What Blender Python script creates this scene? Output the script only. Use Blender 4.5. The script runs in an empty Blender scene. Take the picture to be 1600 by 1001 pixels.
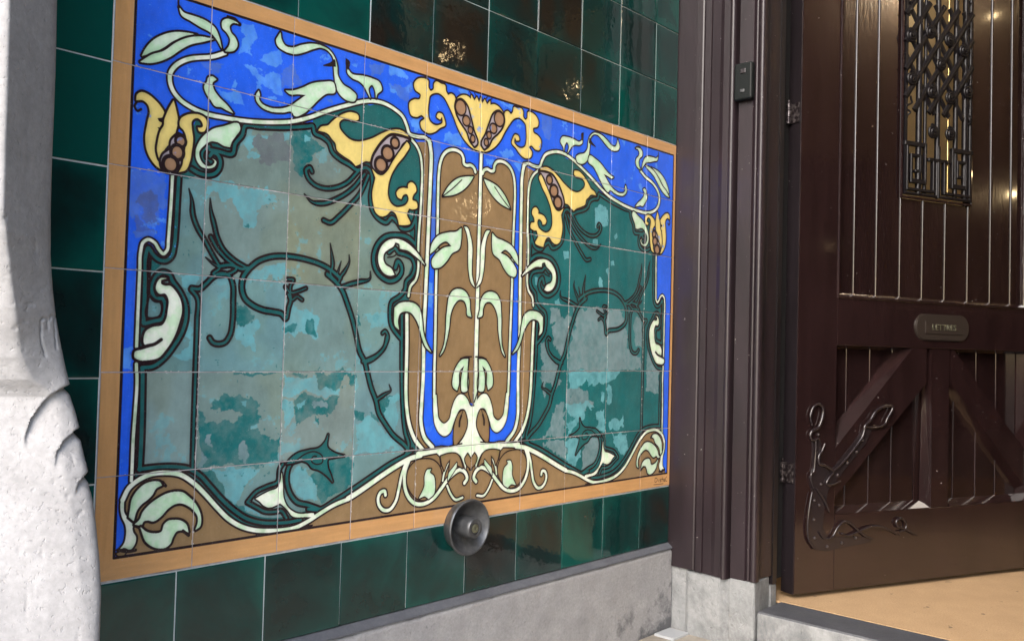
import bpy, bmesh, math, random
import numpy as np
from mathutils import Vector, Matrix
S = bpy.context.scene
COL = S.collection
R = math.radians

# ------------------------------------------------------------------ camera
cd = bpy.data.cameras.new('camera'); cam = bpy.data.objects.new('camera', cd); COL.objects.link(cam)
cd.sensor_fit = 'HORIZONTAL'; cd.sensor_width = 36; cd.lens = 36 * 1391.14 / 1600
cd.clip_start = 0.02; cd.clip_end = 500
RIGHT = Vector(((0.6808895, -0.7319097, 0.0264122))); DOWN = Vector(((0.0401057, 0.0012524, -0.9991947))); FWD = Vector(((0.7312872, 0.6814005, 0.0302065)))
m = Matrix.Identity(4)
for i in range(3):
    m[i][0] = RIGHT[i]; m[i][1] = -DOWN[i]; m[i][2] = -FWD[i]
m.translation = Vector(((-0.53288, -1.30022, -0.54897)))
cam.matrix_world = m
S.camera = cam

# ------------------------------------------------------------------ light
w = bpy.data.worlds.new('World'); S.world = w; w.use_nodes = True
nt = w.node_tree; bg = nt.nodes['Background']
sky = nt.nodes.new('ShaderNodeTexSky'); sky.sky_type = 'NISHITA'; sky.sun_disc = False
SUN_EL, SUN_AZ = 38.0, 257.0            # azimuth measured clockwise from +Y
sky.sun_elevation = R(SUN_EL); sky.sun_rotation = R(SUN_AZ); sky.air_density = 1.0; sky.dust_density = 2.5; sky.ozone_density = 1.0
nt.links.new(sky.outputs[0], bg.inputs[0]); bg.inputs[1].default_value = 0.15
sd = bpy.data.lights.new('sun', 'SUN'); sun = bpy.data.objects.new('sun', sd); COL.objects.link(sun)
sd.energy = 0.9; sd.angle = R(60); sd.color = (1.0, 0.98, 0.95)
sdir = Vector((math.sin(R(SUN_AZ)) * math.cos(R(SUN_EL)), math.cos(R(SUN_AZ)) * math.cos(R(SUN_EL)), math.sin(R(SUN_EL))))
sun.rotation_euler = sdir.to_track_quat('Z', 'Y').to_euler()
sun.location = sdir * 20
S.view_settings.view_transform = 'Standard'; S.view_settings.look = 'None'
S.view_settings.gamma = 1; S.view_settings.use_curve_mapping = False
S.view_settings.exposure = 2.15
S.cycles.max_bounces = 8; S.cycles.diffuse_bounces = 5; S.cycles.glossy_bounces = 5
S.cycles.use_denoising = True
S.cycles.sample_clamp_indirect = 6

# ------------------------------------------------------------------ the panel's painting, drawn once into memory
# outlines are in millimetres on the panel (right, down); s = B means the shape is mirrored about the middle
PX=0.5; AW,AH=3000,1800
PAL=dict(blue=(40,100,234),field=(114,146,142),teal=(34,98,98),brown=(142,116,82),dark=(36,24,28),cream=(234,240,222),
 green=(208,227,203),yellow=(232,208,124),lilac=(176,164,170),seed=(164,128,98),ochre=(196,148,96),
 bl1=(86,150,238),bl2=(76,116,208),bl3=(80,100,160),dt=(24,104,106),cy=(104,166,174),gr=(118,142,146),br=(104,112,116))
def s2l(c):
    c=np.asarray(c,dtype=np.float32)/255
    return np.where(c<=.04045,c/12.92,((c+.055)/1.055)**2.4)
def vnoise(h,w,sc,rs):
    gh,gw=int(h/sc)+3,int(w/sc)+3
    g=rs.rand(gh,gw).astype(np.float32)
    y=np.arange(h,dtype=np.float32)/sc;x=np.arange(w,dtype=np.float32)/sc
    yi=y.astype(int);xi=x.astype(int);fy=y-yi;fx=x-xi
    fy=(fy*fy*(3-2*fy))[:,None];fx=(fx*fx*(3-2*fx))[None]
    a=g[yi][:,xi];b=g[yi][:,xi+1];c=g[yi+1][:,xi];d=g[yi+1][:,xi+1]
    return (a*(1-fx)+b*fx)*(1-fy)+(c*(1-fx)+d*fx)*fy
def fbm(h,w,sc,n,rs):
    t=0;a=1;s=0
    for k in range(n):
        t=t+a*vnoise(h,w,max(sc,1.01),rs);s+=a;a*=.55;sc/=2.1
    return t/s*2-1
def parse(txt):
    L=[]
    for ln in txt.strip().split('\n'):
        h,b=ln.split(':');k,c,w,s=h.split();P=[];F=[]
        for t in b.split(','):
            f=t.endswith('!');P.append([float(v) for v in t.rstrip('!').split()]);F.append(f)
        L.append((k,c,float(w),s,P,F))
    return L
def smooth(P,F,closed,n=6):
    # Catmull-Rom, points flagged as corners stay sharp
    P=np.array(P,float);m=len(P);out=[]
    rng=range(m if closed else m-1)
    for i in rng:
        j=(i+1)%m;p1,p2=P[i],P[j]
        L=np.hypot(*(p2-p1))
        if F[i] and F[j] or L<1e-6: out.append(p1);continue
        h=(i-1)%m if closed else max(i-1,0);k=(j+1)%m if closed else min(j+1,m-1)
        def tan(a,b,c):
            la=np.hypot(*(b-a));lc=np.hypot(*(c-b))
            if la<1e-6 or lc<1e-6: return (c-a)*.5/max(la+lc,1e-6)*2
            return ((b-a)/la*lc+(c-b)/lc*la)/(la+lc)
        t1=(p2-p1)/L if F[i] else tan(P[h],p1,p2)
        t2=(p2-p1)/L if F[j] else tan(p1,p2,P[k])
        t1=t1*L;t2=t2*L
        for s in np.arange(n)/n:
            out.append((2*s**3-3*s*s+1)*p1+(s**3-2*s*s+s)*t1+(-2*s**3+3*s*s)*p2+(s**3-s*s)*t2)
    if not closed: out.append(P[-1])
    return np.array(out)
def stroke_mask(C,w,closed,wv=None):
    # coverage of a stroke of width w (mm); returns sub window
    C=C/PX;r=w/2/PX;rv=None if wv is None else wv/2/PX
    x0=max(int(C[:,0].min()-r-2),0);x1=min(int(C[:,0].max()+r+3),AW)
    y0=max(int(C[:,1].min()-r-2),0);y1=min(int(C[:,1].max()+r+3),AH)
    if x1<=x0 or y1<=y0: return None
    D=np.full((y1-y0,x1-x0),1e3,np.float32)
    Q=np.vstack([C,C[:1]]) if closed else C
    for i,(a,b) in enumerate(zip(Q[:-1],Q[1:])):
        bx0=max(int(min(a[0],b[0])-r-2),x0);bx1=min(int(max(a[0],b[0])+r+3),x1)
        by0=max(int(min(a[1],b[1])-r-2),y0);by1=min(int(max(a[1],b[1])+r+3),y1)
        if bx1<=bx0 or by1<=by0: continue
        X=np.arange(bx0,bx1,dtype=np.float32)[None]-a[0];Y=np.arange(by0,by1,dtype=np.float32)[:,None]-a[1]
        d=b-a;l=d@d
        t=np.clip((X*d[0]+Y*d[1])/max(l,1e-9),0,1)
        dd=np.sqrt((X-t*d[0])**2+(Y-t*d[1])**2)
        if rv is not None: dd=dd+r-(rv[i]*(1-t)+rv[i+1]*t)
        S=D[by0-y0:by1-y0,bx0-x0:bx1-x0];np.minimum(S,dd,out=S)
    return (y0,y1,x0,x1),np.clip(r-D+.5,0,1)
def fill_mask(C):
    C=C/PX
    x0=max(int(C[:,0].min())-1,0);x1=min(int(C[:,0].max())+2,AW)
    y0=max(int(C[:,1].min())-1,0);y1=min(int(C[:,1].max())+2,AH)
    if x1<=x0 or y1<=y0: return None
    M=np.zeros((y1-y0,x1-x0),np.float32)
    A=C;B=np.roll(C,-1,0);X=np.arange(x0,x1)
    for y in range(y0,y1):
        m=(A[:,1]>y)!=(B[:,1]>y)
        if not m.any(): continue
        a=A[m];b=B[m]
        xs=np.sort(a[:,0]+(y-a[:,1])*(b[:,0]-a[:,0])/(b[:,1]-a[:,1]))
        row=M[y-y0]
        for p,q in zip(xs[::2],xs[1::2]): 
            i,j=int(np.ceil(p))-x0,int(np.floor(q))-x0+1
            row[max(i,0):max(j,0)]=1
            if 0<i<=len(row): row[i-1]=max(row[i-1],np.ceil(p)-p)
            if 0<=j<len(row): row[j]=max(row[j],q-np.floor(q))
    return (y0,y1,x0,x1),M
def draw(txt):
    rs=np.random.RandomState(7)
    L=parse(txt);R=[]
    for k,c,w,s,P,F in L:
        P=np.array(P)
        if k=='hpoly':
            M=P[::-1].copy();M[:,0]=1495-M[:,0]; R.append(('poly',c,w,np.vstack([P,M]),list(F)+list(F)[::-1]));continue
        if s in('B','L') or s=='R': R.append((k,c,w,P,F))
        if s=='B':
            M=P.copy();M[:,0]=1495-M[:,0]; R.append((k,c,w,M,F))
    img=np.zeros((AH,AW,3),np.float32);img[:]=s2l(PAL['ochre'])
    dark=np.zeros((AH,AW),np.float32)
    base=np.zeros((AH,AW),np.uint8)
    def paint(mk,c,isdark=False,mask=None):
        if mk is None: return
        (y0,y1,x0,x1),m=mk
        if mask is not None: m=m*mask[y0:y1,x0:x1]
        S=img[y0:y1,x0:x1];S[:]=S*(1-m[...,None])+s2l(PAL[c])*m[...,None]
        D=dark[y0:y1,x0:x1]
        D[:]=np.maximum(D,m) if isdark else D*(1-m)
    # ochre border gets a brushed, streaky glaze; interior starts blue
    x0,x1,y0,y1=[int(v/PX) for v in(29.5,1472,28,867)]
    sv=np.repeat(fbm(AH//12,AW,10,4,rs),12,0);sh=np.repeat(fbm(AH,AW//12,10,4,rs),12,1)
    yy=np.arange(AH)[:,None];xx=np.arange(AW)[None]
    side=(np.minimum(xx,AW-xx)<np.minimum(yy,AH-yy))
    img*=(1+.07*fbm(AH,AW,60,4,rs)+.13*np.where(side,sv,sh))[...,None]
    border=img.copy()
    img[y0:y1,x0:x1]=s2l(PAL['blue'])
    n=fbm(y1-y0,x1-x0,120,4,rs)
    img[y0:y1,x0:x1]*=(1+.12*n)[...,None]
    base[y0:y1,x0:x1]=1
    ids=dict(blue=1,field=2,teal=3,brown=4,dark=5)
    first=next(i for i,r in enumerate(R) if r[0] in('ts','tt'))
    for k,c,w,P,F in R[:first]:
        if k!='fill': continue
        mk=fill_mask(smooth(P,F,True));paint(mk,c,c=='dark')
        if mk: 
            (a,b,d,e),m=mk;base[a:b,d:e][m>.5]=ids[c]
    # the field: every tile of it fired a little differently, then cloudy and flaking
    fld=(base==2)
    tint={}
    T={(1,1):(112,132,126),(2,1):(116,134,128),(1,2):(116,138,134),(2,2):(122,134,118),(3,2):(112,136,130),(1,3):(104,142,146),(2,3):(114,142,140),(3,3):(108,144,146),(0,3):(100,138,140),(0,2):(104,140,142),(0,4):(120,144,142),(1,4):(118,142,138),(2,4):(124,142,138),(3,4):(108,142,146),(4,4):(104,142,148)}
    for i in range(10):
        for j in range(6):
            if i<5: c=T.get((i,j),(110,142,142))
            else: c=(30,100,102) if j!=3 or i<7 or i>8 else (50,112,114)
            if i<5 and j==1 and i>=3: c=(70,120,120)
            a=slice(j*300,(j+1)*300);b=slice(i*300,(i+1)*300)
            m=fld[a,b]
            img[a,b][m]=s2l(c)*(1+rs.uniform(-.06,.06))
    n1=fbm(AH,AW,90,5,rs);n2=fbm(AH,AW,200,3,rs);n3=fbm(AH,AW,26,4,rs)
    cl=1+.22*n1
    img[fld]*=cl[fld][:,None]
    warm=np.clip(n2*1.6,0,.35);lft=fld.copy();lft[:,1500:]=False
    for ch,f in enumerate((1.06,1.0,.92)): 
        q=img[...,ch];q[lft]*=(1+(f-1)*warm[lft]/.35)
    cyn=np.clip((n3*.6+n1*.8-.30)*3.5,0,.55)
    cc=s2l(PAL['cy']);q=img[lft];w_=cyn[lft][:,None];img[lft]=q*(1-w_)+cc*w_
    # flakes
    wx=fbm(AH,AW,30,5,rs);wy=fbm(AH,AW,30,5,rs)
    for k,c,w,P,F in R:
        if k!='blot': continue
        mk=fill_mask(smooth(P,F,True,2))
        if mk is None: continue
        (a,b,d,e),m=mk;pad=int(w*6)
        a2,b2,d2,e2=max(a-pad,0),min(b+pad,AH),max(d-pad,0),min(e+pad,AW)
        big=np.zeros((b2-a2,e2-d2),np.float32);big[a-a2:b-a2,d-d2:e-d2]=m
        yy,xx=np.mgrid[0:b2-a2,0:e2-d2]
        amp=w*7
        iy=np.clip(yy+(wy[a2:b2,d2:e2]*amp).astype(int),0,b2-a2-1);ix=np.clip(xx+(wx[a2:b2,d2:e2]*amp).astype(int),0,e2-d2-1)
        m2=big[iy,ix]
        ok=(base[a2:b2,d2:e2]==(1 if c.startswith('bl') else 2))
        m2=(m2+np.roll(m2,1,0)+np.roll(m2,-1,0)+np.roll(m2,1,1)+np.roll(m2,-1,1))/5
        m2=m2*ok*np.clip(.80+.45*n3[a2:b2,d2:e2],.45,.97)
        S=img[a2:b2,d2:e2];S[:]=S*(1-m2[...,None])+s2l(PAL[c])*(1+.15*n1[a2:b2,d2:e2,None])*m2[...,None]
    # teal islands of old glaze: crisp-edged specks on the left field
    sp=fbm(AH,AW,14,3,rs);m=(sp>.62)&fld&(n2>0);img[m]=img[m]*.4+s2l(PAL['dt'])*.6
    # brown and teal glaze: brushed variation
    for i,amp in((3,.12),(4,.16)):
        m=base==i;img[m]*=(1+amp*n1[m]+.06*n3[m])[:,None]
    O=3.3
    ts=[(smooth(P,F,False),w,k) for k,c,w,P,F in R if k in('ts','tt')]
    def ramp(C,k):
        if k=='ts': return None
        s=np.r_[0,np.cumsum(np.hypot(*np.diff(C,axis=0).T))];return np.clip(.25+s/45,0,1)
    for C,w,k in ts:
        f=ramp(C,k);paint(stroke_mask(C,w+8.0,False,None if f is None else (w+8)*f),'dark',True)
    for C,w,k in ts:
        f=ramp(C,k);paint(stroke_mask(C,w,False,None if f is None else w*(f*2-1).clip(.02)),'teal')
    cs=[(k,smooth(P,F,k=='mpoly'),w,c) for k,c,w,P,F in R if k in('cs','mpoly','stem')]
    for k,C,w,c in cs: paint(stroke_mask(C,(w+2*O) if k!='mpoly' else 2*w,k=='mpoly'),'dark',True)
    for k,C,w,c in cs:
        mk=stroke_mask(C,w,False) if k!='mpoly' else fill_mask(C)
        paint(mk,c)
        if mk: base[mk[0][0]:mk[0][1],mk[0][2]:mk[0][3]][mk[1]>.5]=9
    for k,c,w,P,F in R[first:]:
        if k=='poly':
            C=smooth(P,F,True);paint(stroke_mask(C,2.3*w,True),'dark',True);mk=fill_mask(C);paint(mk,c)
            if mk and c in('green','cream'): base[mk[0][0]:mk[0][1],mk[0][2]:mk[0][3]][mk[1]>.5]=9
        elif k=='fill': paint(fill_mask(smooth(P,F,True)),c)
        elif k=='line': paint(stroke_mask(smooth(P,F,False),w,False),c,True)
        elif k=='seed':
            x,y,rx,ry=P[0];t=np.linspace(0,2*np.pi,25)[:-1]
            C=np.stack([x+rx*np.cos(t),y+ry*np.sin(t)],1)
            paint(stroke_mask(C,2.6*w,True),'dark',True);paint(fill_mask(C),c)
    # pale flakes scattered through the blue field
    n4=fbm(AH,AW,34,5,rs);q=np.clip((n4-.40)*14,0,1)*np.clip((n1+.15)*4,0,1)*(base==1)*(dark<.1)*.75
    q[900:]*=.25
    img[:]=img*(1-q[...,None])+s2l(PAL['bl1'])*q[...,None]
    m=base==9
    tone=np.clip(.35+n3*1.8,0,1)
    for ch,f in enumerate((.80,.97,.80)):
        q=img[...,ch];q[m]*=(1-(1-f)*tone[m])
    # long soft brush marks in every colour
    bs=np.repeat(np.repeat(fbm(AH//6,AW//2,7,3,rs),6,0),2,1);img*=(1+.07*bs*(dark<.3))[...,None]
    # the glaze pools and darkens a little against the drawn lines
    def blur(M,r):
        for ax in(0,1):
            c=np.cumsum(np.pad(M,[(r+1,r) if k==ax else (0,0) for k in(0,1)],mode='edge'),ax)
            M=(np.take(c,np.arange(2*r+1,c.shape[ax]),ax)-np.take(c,np.arange(0,c.shape[ax]-2*r-1),ax))/(2*r+1)
        return M
    pool=blur(blur(dark.astype(np.float64),7),7)*(1-dark)
    img*=(1-.42*np.clip(pool*(1+1.2*n3),0,1))[...,None].astype(np.float32)
    img*=(1+.10*fbm(AH,AW,45,4,rs)*(dark<.2))[...,None]
    # worn flecks of white body showing along the tile edges
    J=np.zeros((AH,AW),bool)
    for k in range(1,10): J[:,k*300-4:k*300+4]=True
    for k in range(1,6): J[k*300-4:k*300+4]=True
    fl=J&(fbm(AH,AW,9,3,rs)>.42);img[fl]=img[fl]*.35+s2l((205,205,200))*.65
    border[y0:y1,x0:x1]=img[y0:y1,x0:x1];img[:]=border
    keep=dark[y0:y1,x0:x1].copy();dark[:]=0;dark[y0:y1,x0:x1]=keep
    for k,c,w,P,F in R:
        if k=='sig': paint(stroke_mask(smooth(P,F,False),w,False),c,True)
    # painted frame line
    Fr=np.array([[29.5,28],[1472,28],[1472,867.5],[29.5,867.5]])
    paint(stroke_mask(Fr,4.4,True),'dark',True)
    img*=(1+.03*fbm(AH,AW,5,2,rs))[...,None]
    return np.clip(img,0,1),dark
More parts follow.
